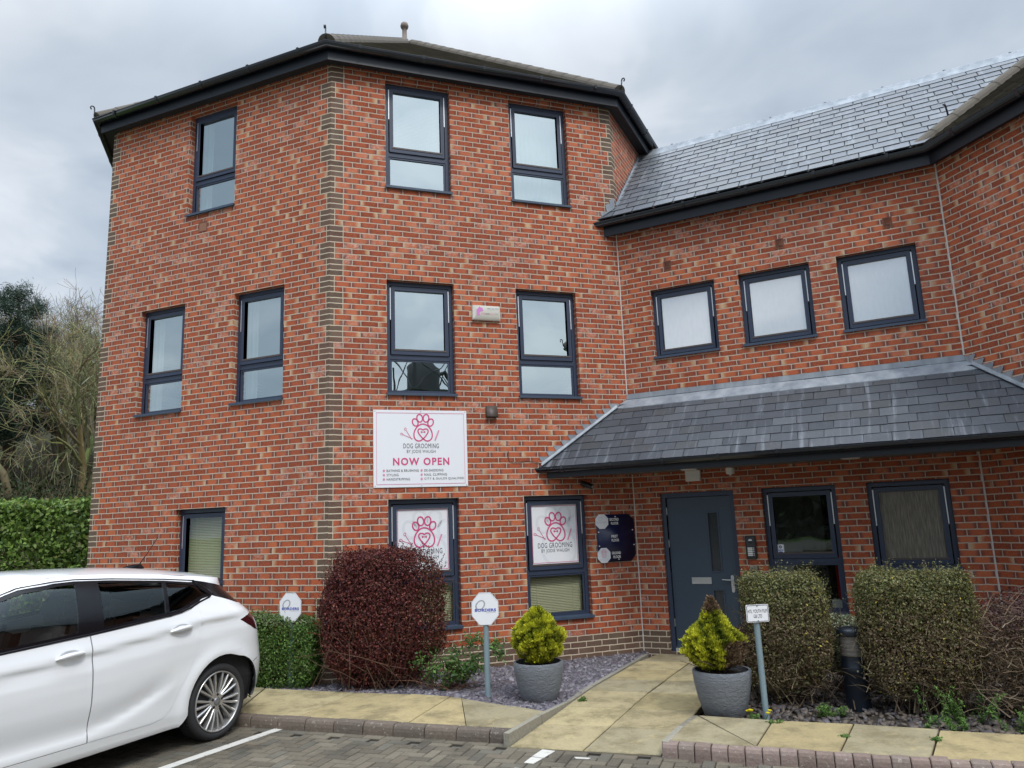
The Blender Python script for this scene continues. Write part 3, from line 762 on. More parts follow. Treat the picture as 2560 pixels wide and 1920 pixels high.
# ================================================================== GROUND
kd = V2(R(-19.3)); kn = Vector((kd.y, -kd.x)); K0 = Vector((-.12, 6.84))     # kerb direction and the direction from kerb to car park
LOT = -.06
def tint_pave(g, c, p):
    c = g.mix(g.m('MULTIPLY', g.step(g.noise(p, 2.2, 5, .65), .48, .7), .55), c, (.035, .034, .028))
    return g.mix(g.m('MULTIPLY', g.step(g.noise(p, 75, 3, .8), .70, .76), .6), c, (.42, .42, .38))
MBLOCK = colattr('block_paving', .85, .3, .5, 60, var=.25, vscale=45, tint=tint_pave)
def tint_slab(g, c, p):
    c = g.mix(g.m('MULTIPLY', g.step(g.noise(p, 2.6, 7, .72), .42, .66), .75), c, (.165, .135, .075))
    c = g.mix(g.m('MULTIPLY', g.step(g.noise(p, 9, 6, .75), .52, .70), .4), c, (.50, .40, .19))
    c = g.mix(g.m('MULTIPLY', g.step(g.noise(p, 16, 6, .8), .54, .70), .5), c, (.14, .13, .085))
    return g.mix(g.m('MULTIPLY', g.step(g.noise(p, 50, 3, .8), .74, .79), .7), c, (.55, .52, .45))
MSLAB = colattr('buff_concrete_slab', .85, .25, .3, 70, var=.2, vscale=60, tint=tint_slab)
MKERB = colattr('weathered_kerb', .9, .25, .6, 45, var=.3, vscale=35, tint=lambda g, c, p: g.mix(g.m('MULTIPLY', g.step(g.noise(p, 24, 4, .75), .60, .68), .75), c, (.42, .39, .35)))
def soil(g):
    p = g.geo(); n = g.noise(p, 6, 6, .7); n2 = g.noise(p, 45, 4, .7)
    g.out(g.pbsdf(g.ramp(g.m('ADD', g.m('MULTIPLY', n, .6), g.m('MULTIPLY', n2, .4)), [(.3, (.022, .019, .016)), (.7, (.075, .060, .045))]), .95, 0, .2, g.bump(n2, .8, .03)))
MSOIL = mat('dark_soil', soil)
def grass(g):
    p = g.geo(); n = g.noise(p, .25, 5); n2 = g.noise(p, 30, 4, .7)
    g.out(g.pbsdf(g.mix(n2, g.mix(n, (.045, .085, .018), (.075, .12, .03)), (.12, .17, .05)), .9, 0, .2, g.bump(n2, 1., .05)))
MGRASS = mat('mown_grass', grass)
def asph(g):
    p = g.geo(); n = g.noise(p, 1.2, 4); n2 = g.noise(p, 120, 3, .7)
    g.out(g.pbsdf(g.mix(n2, g.mix(n, (.075, .072, .062), (.11, .105, .09)), (.15, .14, .12)), .9, 0, .3, g.bump(n2, .4, .005)))
MASPH = mat('worn_paving', asph)
mb = MB(); mb.face([(-600, -600, -.11), (600, -600, -.11), (600, 600, -.11), (-600, 600, -.11)]); tag(mb.build('ground', MGRASS), kind='structure')
LK = lambda a, b: K0 + kd * a + kn * b
def quad2(pts, z): return [Vector((p.x, p.y, z)) for p in pts]
mb = MB(); mb.face(quad2([LK(-16, -.1), LK(14, .0), LK(46, 40), LK(-46, 40)][::-1], -.082)); tag(mb.build('car_park', MASPH), kind='structure')
# herringbone blocks over the part of the car park in view
mb = MB(); BC = [(.128, .110, .083), (.150, .129, .096), (.108, .094, .072), (.138, .116, .086), (.168, .145, .108), (.12, .109, .086)]
def block(a0, b0, a1, b1, z, ch=.006, g_=.0022, cols=BC):
    c = random.choice(cols); k = random.uniform(.85, 1.15); c = tuple(x * k for x in c); dz_ = [random.uniform(-.0025, .0025) for _ in range(4)]
    o_ = [LK(a0 + g_, b0 + g_), LK(a1 - g_, b0 + g_), LK(a1 - g_, b1 - g_), LK(a0 + g_, b1 - g_)]; i = [LK(a0 + g_ + ch, b0 + g_ + ch), LK(a1 - g_ - ch, b0 + g_ + ch), LK(a1 - g_ - ch, b1 - g_ - ch), LK(a0 + g_ + ch, b1 - g_ - ch)]
    T = [Vector((*p, z + d_)) for p, d_ in zip(i, dz_)]; B = [Vector((*p, z - ch + d_)) for p, d_ in zip(o_, dz_)]; L_ = [Vector((*p, z - .022)) for p in o_]
    mb.face(T[::-1], col=c)
    for q in range(4):
        r = (q + 1) % 4; mb.face([B[r], B[q], T[q], T[r]][::-1], col=tuple(x * .8 for x in c)); mb.face([L_[r], L_[q], B[q], B[r]][::-1], col=tuple(x * .5 for x in c))
U = .1
for i in range(-75, 62):
    for j in range(1, 44):
        r = (i - j) % 4
        if r == 0: block(i * U, j * U, (i + 2) * U, (j + 1) * U, LOT)
        elif r == 3: block(i * U, j * U, (i + 1) * U, (j + 2) * U, LOT)
for i in range(-38, 32):
    if -1.2 < i * .2 < 7: block(i * .2, 0., (i + 1) * .2, .1, LOT + .001)
    else: block(i * .2, -.02, (i + 1) * .2, .1, LOT + .001)
tag(mb.build('block_paving', MBLOCK), kind='structure')
# worn white bay lines
def paint(g):
    p = g.geo(); n = g.noise(p, 14, 5, .7); n2 = g.noise(p, 60, 3, .7)
    c = g.mix(n2, (.50, .48, .43), (.62, .60, .55)); c = g.mix(g.step(n, .56, .72), c, (.16, .15, .13))
    g.out(g.pbsdf(c, .8))
MPAINT = mat('worn_white_paint', paint)
bd = V2(R(62.)); bn = Vector((-bd.y, bd.x))
def strip(pts_a, w, name, label):
    mb = MB()
    for (t0, t1, o, w0, w1) in pts_a:
        p0, p1 = o + bd * t0, o + bd * t1
        mb.prism([Vector((*(p0 - bn * w0), LOT + .002)), Vector((*(p0 + bn * w0), LOT + .002)), Vector((*(p1 + bn * w1), LOT + .002)), Vector((*(p1 - bn * w1), LOT + .002))], (0, 0, .004))
    return tag(mb.build(name, MPAINT), kind='structure')
b0 = Vector((-2.29, 7.71))
strip([(-4.6, -2.31, b0, .048, .05), (-2.3, -1.52, b0, .05, .047), (-1.515, -.80, b0, .047, .05), (-.795, .0, b0, .05, .046)], .1, 'bay_line', '')
b1 = Vector((.185, 6.60))
strip([(-.20, .0, b1, .052, .058), (-.36, -.215, b1, .04, .05), (-.9, -.5, b1, .03, .045), (-2.4, -1.1, b1, .05, .05)], .1, 'bay_line', '')
mb = MB(); q = LK(.69, .27)
mb.prism([Vector((*(q + kd * a + kn * b_), LOT + .002)) for a, b_ in ((-.07, -.012), (.06, -.016), (.05, .012), (-.05, .02))], (0, 0, .004)); tag(mb.build('paint_fragment', MPAINT), kind='structure')

# pavements, path and kerbs
SLC = [(.37, .295, .155), (.345, .285, .165), (.40, .33, .185), (.355, .285, .15), (.32, .275, .175)]
def slabs(name, polys, zs_, t=.06, ch=.005):
    mb = MB()
    for poly in polys:
        c = random.choice(SLC); k = random.uniform(.9, 1.1); c = tuple(x * k for x in c); P = [Vector(p) for p in poly]; cen = sum(P, Vector((0, 0))) / len(P)
        if sum(a.x * b.y - a.y * b.x for a, b in zip(P, P[1:] + P[:1])) < 0: P = P[::-1]
        ins = lambda d_: [p + (cen - p).normalized() * d_ for p in P]
        zf = zs_ if callable(zs_) else (lambda p: zs_)
        dz_ = random.uniform(-.005, .005)
        T = [Vector((*p, zf(p) + dz_)) for p in ins(.016)]; B = [Vector((*p, zf(p) - .007 + dz_)) for p in ins(.009)]; L_ = [Vector((*p, zf(p) - t)) for p in ins(.009)]
        mb.face(T, col=c)
        for q in range(len(P)):
            r = (q + 1) % len(P); mb.face([B[q], B[r], T[r], T[q]], col=c); mb.face([L_[q], L_[r], B[r], B[q]], col=tuple(x * .5 for x in c))
    return tag(mb.build(name, MSLAB), kind='structure')
fr_ = [LK(a, -.10) for a in (-5.9, -5.5, -5.1, -4.0, -2.95, -2.2, -1.6, -1.02, -.46, -.42, .0)]
bk_ = [Vector(p) for p in ((-5.5, 10.02), (-5.2, 9.9), (-4.9, 9.78), (-3.75, 9.36), (-2.95, 9.07), (-1.83, 8.66), (-1.19, 8.45), (-.76, 8.26), (-.64, 8.18), (-.62, 8.17), (.22, 7.46))]
pl_ = [[fr_[i], fr_[i + 1], bk_[i + 1], bk_[i]] for i in range(8)]
mid_b = Vector((-.105, 7.75)); 
pl_ += [[fr_[8], LK(-.35, -.10), mid_b, bk_[8]], [LK(-.35, -.10), fr_[10], bk_[10], mid_b]]
slabs('pavement', pl_, .04)
fR_ = [Vector(p) for p in ((1.10, 6.41), (1.747, 6.14), (2.30, 5.93), (2.86, 5.73), (3.42, 5.53), (3.98, 5.33), (4.9, 5.0), (6.4, 4.5))]
bR_ = [Vector(p) for p in ((1.55, 7.17), (2.12, 6.87), (2.72, 6.66), (3.29, 6.41), (3.84, 6.20), (4.40, 5.98), (5.3, 5.62), (6.9, 5.1))]
pr_ = [[fR_[0], fR_[1], Vector((1.53, 7.1))], [fR_[1], bR_[1], Vector((1.54, 7.12))]]
f2 = [Vector((p.x + .045, p.y + .13)) for p in fR_]
pr_ += [[fR_[i], fR_[i + 1], bR_[i + 1], bR_[i]] for i in range(1, 7)]
slabs('pavement', pr_, .04)
pd = V2(R(63.4)); pa = Vector((-.14, 6.74)); pb = Vector((1.06, 6.33)); dk2 = V2(R(-19.))
pz = lambda p: min(.028, -.052 + .045 * max(0, (p - pa).dot(pd)))
rows = [0, .63, 1.22, 1.83, 2.42, 3.02, 3.55, 4.02]
pp_ = []
for r0, r1 in zip(rows, rows[1:]):
    l0, l1, q0, q1 = pa + pd * r0, pa + pd * r1, pb + pd * r0, pb + pd * r1
    if r1 > 4: l1 = Vector((1.80, 10.42)); q1 = Vector((2.92, 9.86))
    k = .50; pp_ += [[l0, l0.lerp(q0, k), l1.lerp(q1, k), l1], [l0.lerp(q0, k), q0, q1, l1.lerp(q1, k)]]
slabs('path', pp_, pz)
# sub-base so the joints read as dirt
mb = MB(); mb.face(quad2([LK(-5.2, -.02), LK(16, -.02), LK(16, -9), LK(-5.2, -9)], -.075)); tag(mb.build('sub_base', MSOIL), kind='structure')
# concrete edging each side of the path
mb = MB()
for o_, t0, t1, s in ((pa, 0., 3.98, 1), (pb, 0.02, 1.02, -1)):
    k = 6 if s > 0 else 2; n_ = Vector((-pd.y, pd.x)) * s
    for i in range(k):
        a, b = o_ + pd * (t0 + (t1 - t0) * i / k + .004), o_ + pd * (t0 + (t1 - t0) * (i + 1) / k - .004)
        hgt = lambda p: max(pz(p) + .014, .046 - .3 * max(0, (p - o_).dot(pd) - .7) if (p - o_).dot(pd) < .95 else pz(p) + .012)
        q = [a, a + n_ * .052, b + n_ * .052, b]; 
        if s < 0: q = q[::-1]
        T = [Vector((*p, hgt(p) + random.uniform(-.002, .002))) for p in q]; B = [Vector((p.x, p.y, -.09)) for p in q]; c = random.choice([(.23, .215, .18), (.20, .18, .14), (.27, .25, .20)])
        mb.face(T[::-1], col=c)
        for i2 in range(4): mb.face([B[i2], B[(i2 + 1) % 4], T[(i2 + 1) % 4], T[i2]], col=c)
tag(mb.build('path_edging', MKERB), kind='structure')
# kerbs of bull-nosed setts
def kerb(p0, p1, w, cols, lab, ret=None):
    mb = MB(); d_ = (p1 - p0); L = d_.length; d_.normalize(); n_ = Vector((d_.y, -d_.x)); 
    if n_.dot(kn) < 0: n_ = -n_
    a = 0
    while a < L:
        b = min(a + w, L); c = random.choice(cols); j = random.uniform(-.004, .004); jn = random.uniform(-.003, .003)
        pr = [(-.10, -.10), (-.10, .04 + j), (-.025, .042 + j), (-.006, .034 + j), (.006, .012 + j), (.012, -.02), (.014, -.10)]
        q0 = [Vector((*(p0 + d_ * (a + .003) + n_ * (o_ + jn)), z)) for o_, z in pr]; q1 = [Vector((*(p0 + d_ * (b - .003) + n_ * (o_ + jn)), z)) for o_, z in pr]
        q0b = [Vector((*(p0 + d_ * (a + .010) + n_ * (o_ + jn)), z)) for o_, z in pr]; q1b = [Vector((*(p0 + d_ * (b - .010) + n_ * (o_ + jn)), z)) for o_, z in pr]
        for z_ in (q0, q1):
            for i in range(1, 6): z_[i] = z_[i] + Vector((0, 0, -.006)) - Vector((*n_, 0)) * .005
        mb.grid([q0, q0b, q1b, q1], col=c); mb.face(q0, col=tuple(x * .6 for x in c)); mb.face(q1[::-1], col=tuple(x * .6 for x in c)); a = b
    return tag(mb.build('kerb', MKERB), kind='structure')
KC1 = [(.13, .105, .085), (.15, .12, .095), (.11, .09, .075)]; KC2 = [(.225, .165, .14), (.255, .19, .16), (.20, .148, .125), (.24, .18, .155), (.21, .165, .14)]
kerb(LK(-9.5, 0), LK(.02, 0), .31, KC1, '')
kerb(Vector((1.06, 6.31)), Vector((6.3, 4.42)), .125, KC2, '')

# planting beds: slate chippings
bedL = [Vector(p) for p in ((-3.0, 9.05), (-1.83, 8.62), (-1.19, 8.41), (-.64, 8.14), (.17, 7.44), (1.60, 10.34), (1.70, 10.60), (1.60, 10.63), (-2.28, 9.25), (-2.9, 9.45))]
bedR = [Vector(p) for p in ((1.56, 7.14), (2.12, 6.86), (2.72, 6.65), (3.29, 6.40), (3.84, 6.19), (4.8, 5.8), (5.9, 6.6), (5.3, 8.65), (2.98, 9.85), (2.88, 9.8))]
for nm, b_ in (('planting_bed', bedL), ('planting_bed', bedR)):
    mb = MB(); mb.face([Vector((*p, -.012)) for p in b_]); tag(mb.build(nm, MSOIL), kind='structure')
def inside(p, poly):
    r = False; n = len(poly)
    for i in range(n):
        a, b = poly[i], poly[(i + 1) % n]
        if (a.y > p[1]) != (b.y > p[1]) and p[0] < (b.x - a.x) * (p[1] - a.y) / (b.y - a.y) + a.x: r = not r
    return r
def chips(name, poly, n, size, cols, label, dens=None):
    x0, x1 = min(p.x for p in poly), max(p.x for p in poly); y0, y1 = min(p.y for p in poly), max(p.y for p in poly)
    V = []; Fq = []; Cc = []; k = 0
    while k < n:
        x, y = random.uniform(x0, x1), random.uniform(y0, y1)
        if not inside((x, y), poly) or (dens and random.random() > dens(x, y)): continue
        s = min(size * math.exp(random.gauss(0, .35)), size * 1.5); an = random.uniform(0, 6.28); asp = random.uniform(.45, .95); h = random.uniform(.005, .012)
        tx, ty = random.gauss(0, .28), random.gauss(0, .28); zc_ = random.uniform(-.006, .014)
        c = random.choice(cols); q = random.uniform(.75, 1.3); c = tuple(v * q for v in c); m_ = 5; ring = []
        for i in range(m_):
            t = an + 6.283 * (i + random.uniform(-.28, .28)) / m_; rx, ry = s * math.cos(t - an), s * asp * math.sin(t - an)
            px, py = rx * math.cos(an) - ry * math.sin(an), rx * math.sin(an) + ry * math.cos(an); ring.append((x + px, y + py, zc_ + tx * px + ty * py))
        i0 = len(V); V += [(a, b, z + h) for a, b, z in ring] + [(a, b, z - .01) for a, b, z in ring]; Cc += [c] * (2 * m_)
        Fq += [(i0, i0 + 1, i0 + 2), (i0, i0 + 2, i0 + 3), (i0, i0 + 3, i0 + 4)]
        for i in range(m_):
            j = (i + 1) % m_; Fq += [(i0 + i, i0 + m_ + i, i0 + m_ + j), (i0 + i, i0 + m_ + j, i0 + j)]
        k += 1
    return tag(np_mesh(name, np.array(V), np.array(Fq), MCHIP, cols=np.array(Cc)), label, 'gravel', kind='stuff')
MCHIP = colattr('plum_slate_chip', .6, .4, .3, 60, var=.2, vscale=40)
CC = [(.135, .12, .14), (.17, .15, .175), (.10, .09, .107), (.20, .182, .205), (.15, .145, .155), (.12, .10, .12), (.26, .24, .26)]
chips('slate_chippings', bedL, 10500, .033, CC, 'plum slate chippings covering the bed in front of the tower')
chips('slate_chippings', bedR, 3600, .028, [(.075, .06, .055), (.10, .08, .065), (.06, .05, .045), (.12, .095, .075), (.10, .09, .10)], 'dark slate chippings and litter under the clipped shrubs right of the path')
# ================================================================== SIGNS AND FITTINGS ON THE WALLS
def emis_none(name, col, rough=.35): return plain(name, col, rough, var=.015, scale=3)
MBOARD = emis_none('white_sign_face', (.80, .81, .84), .35)
MPINK = emis_none('pink_print', (.62, .085, .22)); MPINK2 = emis_none('pale_pink_print', (.70, .27, .40)); MINK = emis_none('charcoal_print', (.045, .05, .06)); MGREYP = emis_none('pale_grey_print', (.60, .625, .655)); MGHOST = emis_none('ghost_print', (.72, .735, .765))
MNAVY = plain('navy_sign_face', (.008, .012, .055), .3, var=.1); MBLUEP = emis_none('blue_print', (.045, .075, .42)); MSILV = emis_none('silver_print', (.36, .37, .41))
def ell(cx_, cz_, rx, rz_, rot=0., n=28):
    return [(cx_ + rx * math.cos(t) * math.cos(rot) - rz_ * math.sin(t) * math.sin(rot), cz_ + rx * math.cos(t) * math.sin(rot) + rz_ * math.sin(t) * math.cos(rot)) for t in np.linspace(0, 2 * math.pi, n, endpoint=False)]
def bez(p0, p1, p2, p3, n=10):
    return [tuple((1 - t) ** 3 * a + 3 * (1 - t) ** 2 * t * b + 3 * (1 - t) * t * t * c + t ** 3 * d_ for a, b, c, d_ in zip(p0, p1, p2, p3)) for t in np.linspace(0, 1, n)]
def paw(fn, par_, sc=1., w=.045, thin=False):
    """outlined paw with a heart and bone, unit height about 1, centred"""
    polys = []
    for cx_, cz_, rx, rz_, ro in ((-.30, .20, .105, .145, .35), (-.125, .365, .11, .15, .12), (.125, .365, .11, .15, -.12), (.30, .20, .105, .145, -.35)):
        polys += stroke(ell(cx_, cz_, rx, rz_, ro), w, True)
    pad = bez((.0, .14), (.20, .14), (.36, -.10), (.36, -.28)) + bez((.36, -.28), (.36, -.48), (.20, -.55), (.10, -.50))[1:] + bez((.10, -.50), (-.02, -.44), (-.20, -.22), (-.20, -.14))[1:] + bez((-.20, -.14), (-.20, -.03), (-.06, -.02), (0, -.10))[1:]
    polys += stroke(pad, w); polys += stroke([(-x, z) for x, z in pad], w)
    mb = MB(); put2d(mb, [[(x * sc, z * sc) for x, z in p] for p in polys], fn)
    bone = [(-.05, -.02), (-.075, .0), (-.06, .025), (-.04, .015), (.04, .015), (.06, .025), (.075, 0), (.05, -.02)]
    for p in (stroke([(-.055, -.17), (.055, -.17)], .028), stroke(ell(-.065, -.155, .016, .016, 0, 8), .02, True), stroke(ell(.065, -.155, .016, .016, 0, 8), .02, True), stroke(ell(-.065, -.185, .016, .016, 0, 8), .02, True), stroke(ell(.065, -.185, .016, .016, 0, 8), .02, True)):
        put2d(mb, [[(x * sc, z * sc) for x, z in q] for q in p], fn)
    mb.build('paw_logo', MPINK, par_)
    mb = MB()   # scissors and comb either side
    for p in (stroke([(-.66, -.10), (-.44, -.46)], .02), stroke([(-.78, -.27), (-.40, -.44)], .02), stroke(ell(-.685, -.06, .035, .05, -.3, 12), .018, True), stroke(ell(-.825, -.25, .05, .035, -.4, 12), .018, True)):
        put2d(mb, [[(x * sc, z * sc) for x, z in q] for q in p], fn)
    mb.build('scissors_mark', MPINK, par_)
    mb = MB(); put2d(mb, [[(x * sc, z * sc) for x, z in q] for q in stroke([(.46, -.50), (.62, -.10)], .055)], fn); mb.build('comb_mark', MPINK2, par_)
def words(txt, width, h, fn, dx, dz, m, par_, bold=0., spacing=1.05):
    mb = MB(); put2d(mb, fit_text(txt, width, h, bold, spacing), fn, dx, dz); return mb.build('lettering', m, par_)
def face_fn(P, d, n, s, z, e): return lambda x, y: Vector((P.x + d.x * (s + x) + n.x * e, P.y + d.y * (s + x) + n.y * e, z + y))
def octo(w, h, c): return [(-w + c, -h), (w - c, -h), (w, -h + c * h / w), (w, h - c * h / w), (w - c, h), (-w + c, h), (-w, h - c * h / w), (-w, -h + c * h / w)]
Mv3, nM3 = Vector((*dM, 0)), Vector((*nM, 0))

# main board
def at3(P, d, s, z): return (P.x + d.x * s, P.y + d.y * s, z)
t = wthing('sign_board', 'large white dog grooming board reading NOW OPEN, screwed to the brick tower', 'sign', at3(A, dM, 1.153, 2.27))
fn = lambda e: face_fn(A, dM, nM, 1.153, 2.77, e)
mb = MB(); mb.prism([fn(.004)(x, y) for x, y in ((-.609, -.49), (.609, -.49), (.609, .49), (-.609, .49))], nM3 * .008); mb.build('board', MBOARD, t)
mb = MB(); put2d(mb, stroke([(-.57, -.452), (.57, -.452), (.57, .452), (-.57, .452)], .008, True), fn(.0145)); mb.build('border', MPINK2, t)
g_ = fn(.0145); paw(lambda x, y: g_(x + .027, y + .265), t, .335, .05)
words('DOG GROOMING', .460, .062, fn(.0145), .0, .030, MINK, t, .0, 1.15); words('BY JODIE WAUGH', .372, .052, fn(.0145), .0, -.046, MINK, t, -.004, 1.1)
words('NOW OPEN', .730, .097, fn(.0145), .0, -.168, MPINK, t, .03, 1.2)
for i, (a, b) in enumerate((('BATHING & BRUSHING', 'DE-SHEDDING'), ('STYLING', 'NAIL CLIPPING'), ('HANDSTRIPPING', 'CITY & GUILDS QUALIFIED'))):
    z = -.282 - .0535 * i
    for tx, x0 in ((a, -.445), (b, .035)):
        P_ = fit_text(tx, .0246 * len(tx) * (.92 if tx[0] != 'S' else .86), .031, .004, 1.15); lx = min(p[0] for q in P_ for p in q); mb = MB(); put2d(mb, P_, fn(.0145), x0 - lx, z); mb.build('lettering', MINK, t)
        mb = MB(); put2d(mb, stroke(ell(x0 - .035, z, .010, .012, 0, 10), .009, True) + [ell(x0 - .035, z, .006, .006, 0, 8)], fn(.0145)); mb.build('bullet', MPINK2, t)
for x, y in ((-.59, .475), (0, .475), (.59, .475), (-.59, -.475), (0, -.475), (.59, -.475)):
    mb = MB(); mb.prism([fn(.012)(x + a, y + b) for a, b in ell(0, 0, .007, .007, 0, 8)], nM3 * .003); mb.build('screw', MSTEEL, t)

# posters in the two ground-floor windows
for i, (sc_, lab) in enumerate(((1.182, 'white dog grooming poster in the ground-floor window half hidden by the maroon bush'), (2.982, 'white dog grooming poster in the ground-floor window beside the navy floor directory'))):
    t = wthing('poster', lab, 'poster', at3(A, dM, sc_, 1.22), 'dog grooming posters in the tower windows')
    o_ = -.100; fn = lambda e, sc_=sc_: face_fn(A, dM, nM, sc_, 1.625, o_ + e)
    mb = MB(); mb.prism([fn(0)(x, y) for x, y in ((-.352, -.402), (.352, -.402), (.352, .402), (-.352, .402))], nM3 * .003); mb.build('sheet', MBOARD, t)
    mb = MB(); put2d(mb, stroke([(-.322, -.372), (.322, -.372), (.322, .372), (-.322, .372)], .009, True), fn(.005)); mb.build('border', MPINK, t)
    mb = MB()
    ghost = lambda x, y: (max(-.30, min(.30, x * .75 + .06)), max(-.36, min(.36, y * .75 - .02)))
    for cx_, cz_, rx, rz_, ro in ((-.30, .20, .105, .145, .35), (-.125, .365, .11, .15, .12), (.125, .365, .11, .15, -.12), (.30, .20, .105, .145, -.35)): put2d(mb, [[ghost(*q) for q in p] for p in stroke(ell(cx_, cz_, rx, rz_, ro), .05, True)], fn(.0042))
    put2d(mb, [[ghost(*q) for q in p] for p in stroke(ell(0, -.22, .33, .34), .05, True)], fn(.0042)); mb.build('pale_paw_print', MGHOST, t)
    g_ = fn(.006); paw(lambda x, y: g_(x + .018, y + .095), t, .365, .05)
    words('DOG GROOMING', .495, .066, fn(.0055), .0, -.148, MINK, t, .0, 1.12); words('BY JODIE WAUGH', .40, .056, fn(.0055), .0, -.224, MINK, t, -.004, 1.08)

# navy floor directory
t = wthing('directory_board', 'navy floor directory with clipped corners and two white octagon badges beside the door', 'sign', at3(A, dM, 3.84, 1.22))
fn = lambda e: face_fn(A, dM, nM, 3.84, 1.537, e)
mb = MB(); mb.prism([fn(.012)(x, y) for x, y in octo(.285, .315, .075)], nM3 * .008); mb.build('panel', MNAVY, t, angle=30)
for (x, y), kind in (((-.205, .225), 0), ((-.200, -.225), 1)):
    mb = MB(); mb.prism([fn(.0205)(x + a, y + b) for a, b in octo(.096, .098, .056)], nM3 * .003); bdg = mb.build('badge', MBOARD, t)
    f2_ = fn(.0245)
    if kind: paw(lambda a, b, x=x, y=y: f2_(x + a, y + .022 + b), bdg, .085, .05) if False else None
    mb = MB()
    if kind:
        for cx_, cz_, rx, rz_, ro in ((-.30, .20, .105, .145, .35), (-.125, .365, .11, .15, .12), (.125, .365, .11, .15, -.12), (.30, .20, .105, .145, -.35), (0, -.2, .3, .32, 0), (0, -.2, .14, .14, 0)): put2d(mb, [[(q[0] * .105 + x, q[1] * .105 + y + .024) for q in p] for p in stroke(ell(cx_, cz_, rx, rz_, ro, 14), .05, True)], f2_)
        mb.build('paw_logo', MPINK2, bdg)
        for tx, zz_ in (('DOG GROOMING', -.048), ('BY JODIE WAUGH', -.066)):
            mb = MB(); put2d(mb, fit_text(tx, .12, .013), f2_, x, y + zz_); mb.build('lettering', MGREYP, bdg)
    else:
        put2d(mb, fit_text('BORDERS', .155, .024, .02), f2_, x, y - .012); mb.build('lettering', MGREYP, bdg)
        mb = MB(); put2d(mb, stroke(ell(x - .02, y + .035, .028, .022, .6, 16), .006, True), f2_); mb.build('ring_mark', MGREYP, bdg)
for tx, x, y in (('SECOND', -.018, .248), ('FLOOR', -.012, .196), ('FIRST', -.025, .022), ('FLOOR', -.017, -.030), ('GROUND', -.014, -.200), ('FLOOR', -.004, -.252)): words(tx, {'SECOND': .138, 'FLOOR': .112, 'FIRST': .096, 'GROUND': .136}[tx], .037, fn(.0215), x, y, MWHITE, t, .028, 1.02)
for x, y in ((0, .285), (.255, .10), (.262, -.10), (-.262, .085), (-.262, -.10), (.02, -.285)):
    mb = MB(); mb.prism([fn(.0205)(x + a, y + b) for a, b in ell(0, 0, .009, .009, 0, 10)], nM3 * .004); mb.build('screw', MWHITE, t)

# alarm bell box
t = wthing('alarm_box', 'white burglar alarm box with pink house mark, high between the tower windows', 'alarm box', at3(A, dM, 2.077, 4.51))
mb = MB(); q0 = [(-.195, -.10), (.195, -.10), (.195, .10), (-.195, .10)]; q1 = [(-.165, -.062), (.172, -.062), (.172, .092), (-.165, .092)]
f0, f1 = face_fn(A, dM, nM, 2.077, 4.607, .0), face_fn(A, dM, nM, 2.077, 4.607, .045); f2_ = face_fn(A, dM, nM, 2.077, 4.607, .072)
mb.grid([[f0(*q) for q in q0], [f1(*q) for q in q0], [f2_(*q) for q in q1]], closed_v=True); mb.face([f2_(*q) for q in q1]); mb.build('case', plain('yellowed_white_case', (.76, .74, .66), .4, var=.04), t, angle=40)
fn = face_fn(A, dM, nM, 2.077, 4.607, .0735)
mb = MB(); hp = [(-.155, .02), (-.105, .078), (-.085, .058), (-.068, .068), (-.06, .035), (-.05, .03), (-.065, .012), (-.10, .004), (-.108, -.02), (-.095, -.045), (-.145, -.052), (-.148, .02)]; mb.face([fn(x, y) for x, y in hp]); mb.build('house_mark', emis_none('magenta_print', (.62, .22, .55)), t)
words('0844 556 7070', .165, .020, fn, .085, .055, MSILV, t, .02); words('Safe', .058, .026, fn, -.055, -.018, MPINK2, t); words('and', .045, .024, fn, -.001, -.018, MINK, t); words('Secure', .088, .024, fn, .070, -.018, MPINK2, t); words('24', .03, .024, fn, .135, -.018, MSILV, t)
mb = MB(); put2d(mb, stroke([(.0, .036), (.165, .036)], .003), fn); mb.build('rule', MGREYP, t)

# entry phone and key switch
nR3 = nRv
t = wthing('entry_phone', 'black entry phone with white name strips on the brick pier right of the door', 'intercom', (*at3(F, dR, 1.53, 1.22)[:2], 1.22))
fn = lambda e: face_fn(F, dR, nR, 1.53, 1.366, e)
MBLK = plain('black_plastic', (.012, .012, .013), .35); MGUN = plain('dark_grey_metal', (.06, .06, .065), .35, metal=.5)
mb = MB(); mb.prism([fn(.0)(x, y) for x, y in ((-.066, -.145), (.066, -.145), (.066, .145), (-.066, .145))], nR3 * .028); mb.build('housing', MBLK, t)
mb = MB(); mb.prism([fn(.028)(x, y) for x, y in ((-.050, -.125), (.050, -.125), (.050, .128), (-.050, .128))], nR3 * .003); mb.build('plate', MGUN, t)
mb = MB(); mb.prism([fn(.031)(a, b) for a, b in ell(0, .075, .027, .027, 0, 16)], nR3 * .008); mb.build('lens_ring', MBLK, t)
mb = MB(); mb.prism([fn(.035)(a, b) for a, b in [(x, max(y, .082)) for x, y in ell(0, .082, .024, .024, 0, 16)]], nR3 * .006); mb.build('hood', MSTAY, t)
for i in range(5):
    z = -.008 - .022 * i
    mb = MB(); mb.prism([fn(.031)(x, y) for x, y in ((-.042, z - .008), (.018, z - .008), (.018, z + .008), (-.042, z + .008))], nR3 * .003); mb.build('name_strip', MWHITE, t)
    mb = MB(); mb.prism([fn(.031)(a, b) for a, b in ell(.033, z, .007, .006, 0, 10)], nR3 * .005); mb.build('call_button', MSTAY, t)
t = wthing('key_switch', 'small square steel key switch under the entry phone', 'key switch', at3(F, dR, 1.537, 1.035))
fn = lambda e: face_fn(F, dR, nR, 1.537, 1.083, e)
mb = MB(); mb.prism([fn(0)(x, y) for x, y in octo(.047, .048, .006)], nR3 * .022); mb.build('plate', plain('weathered_steel', (.30, .28, .22), .45, metal=.5, var=.2), t)
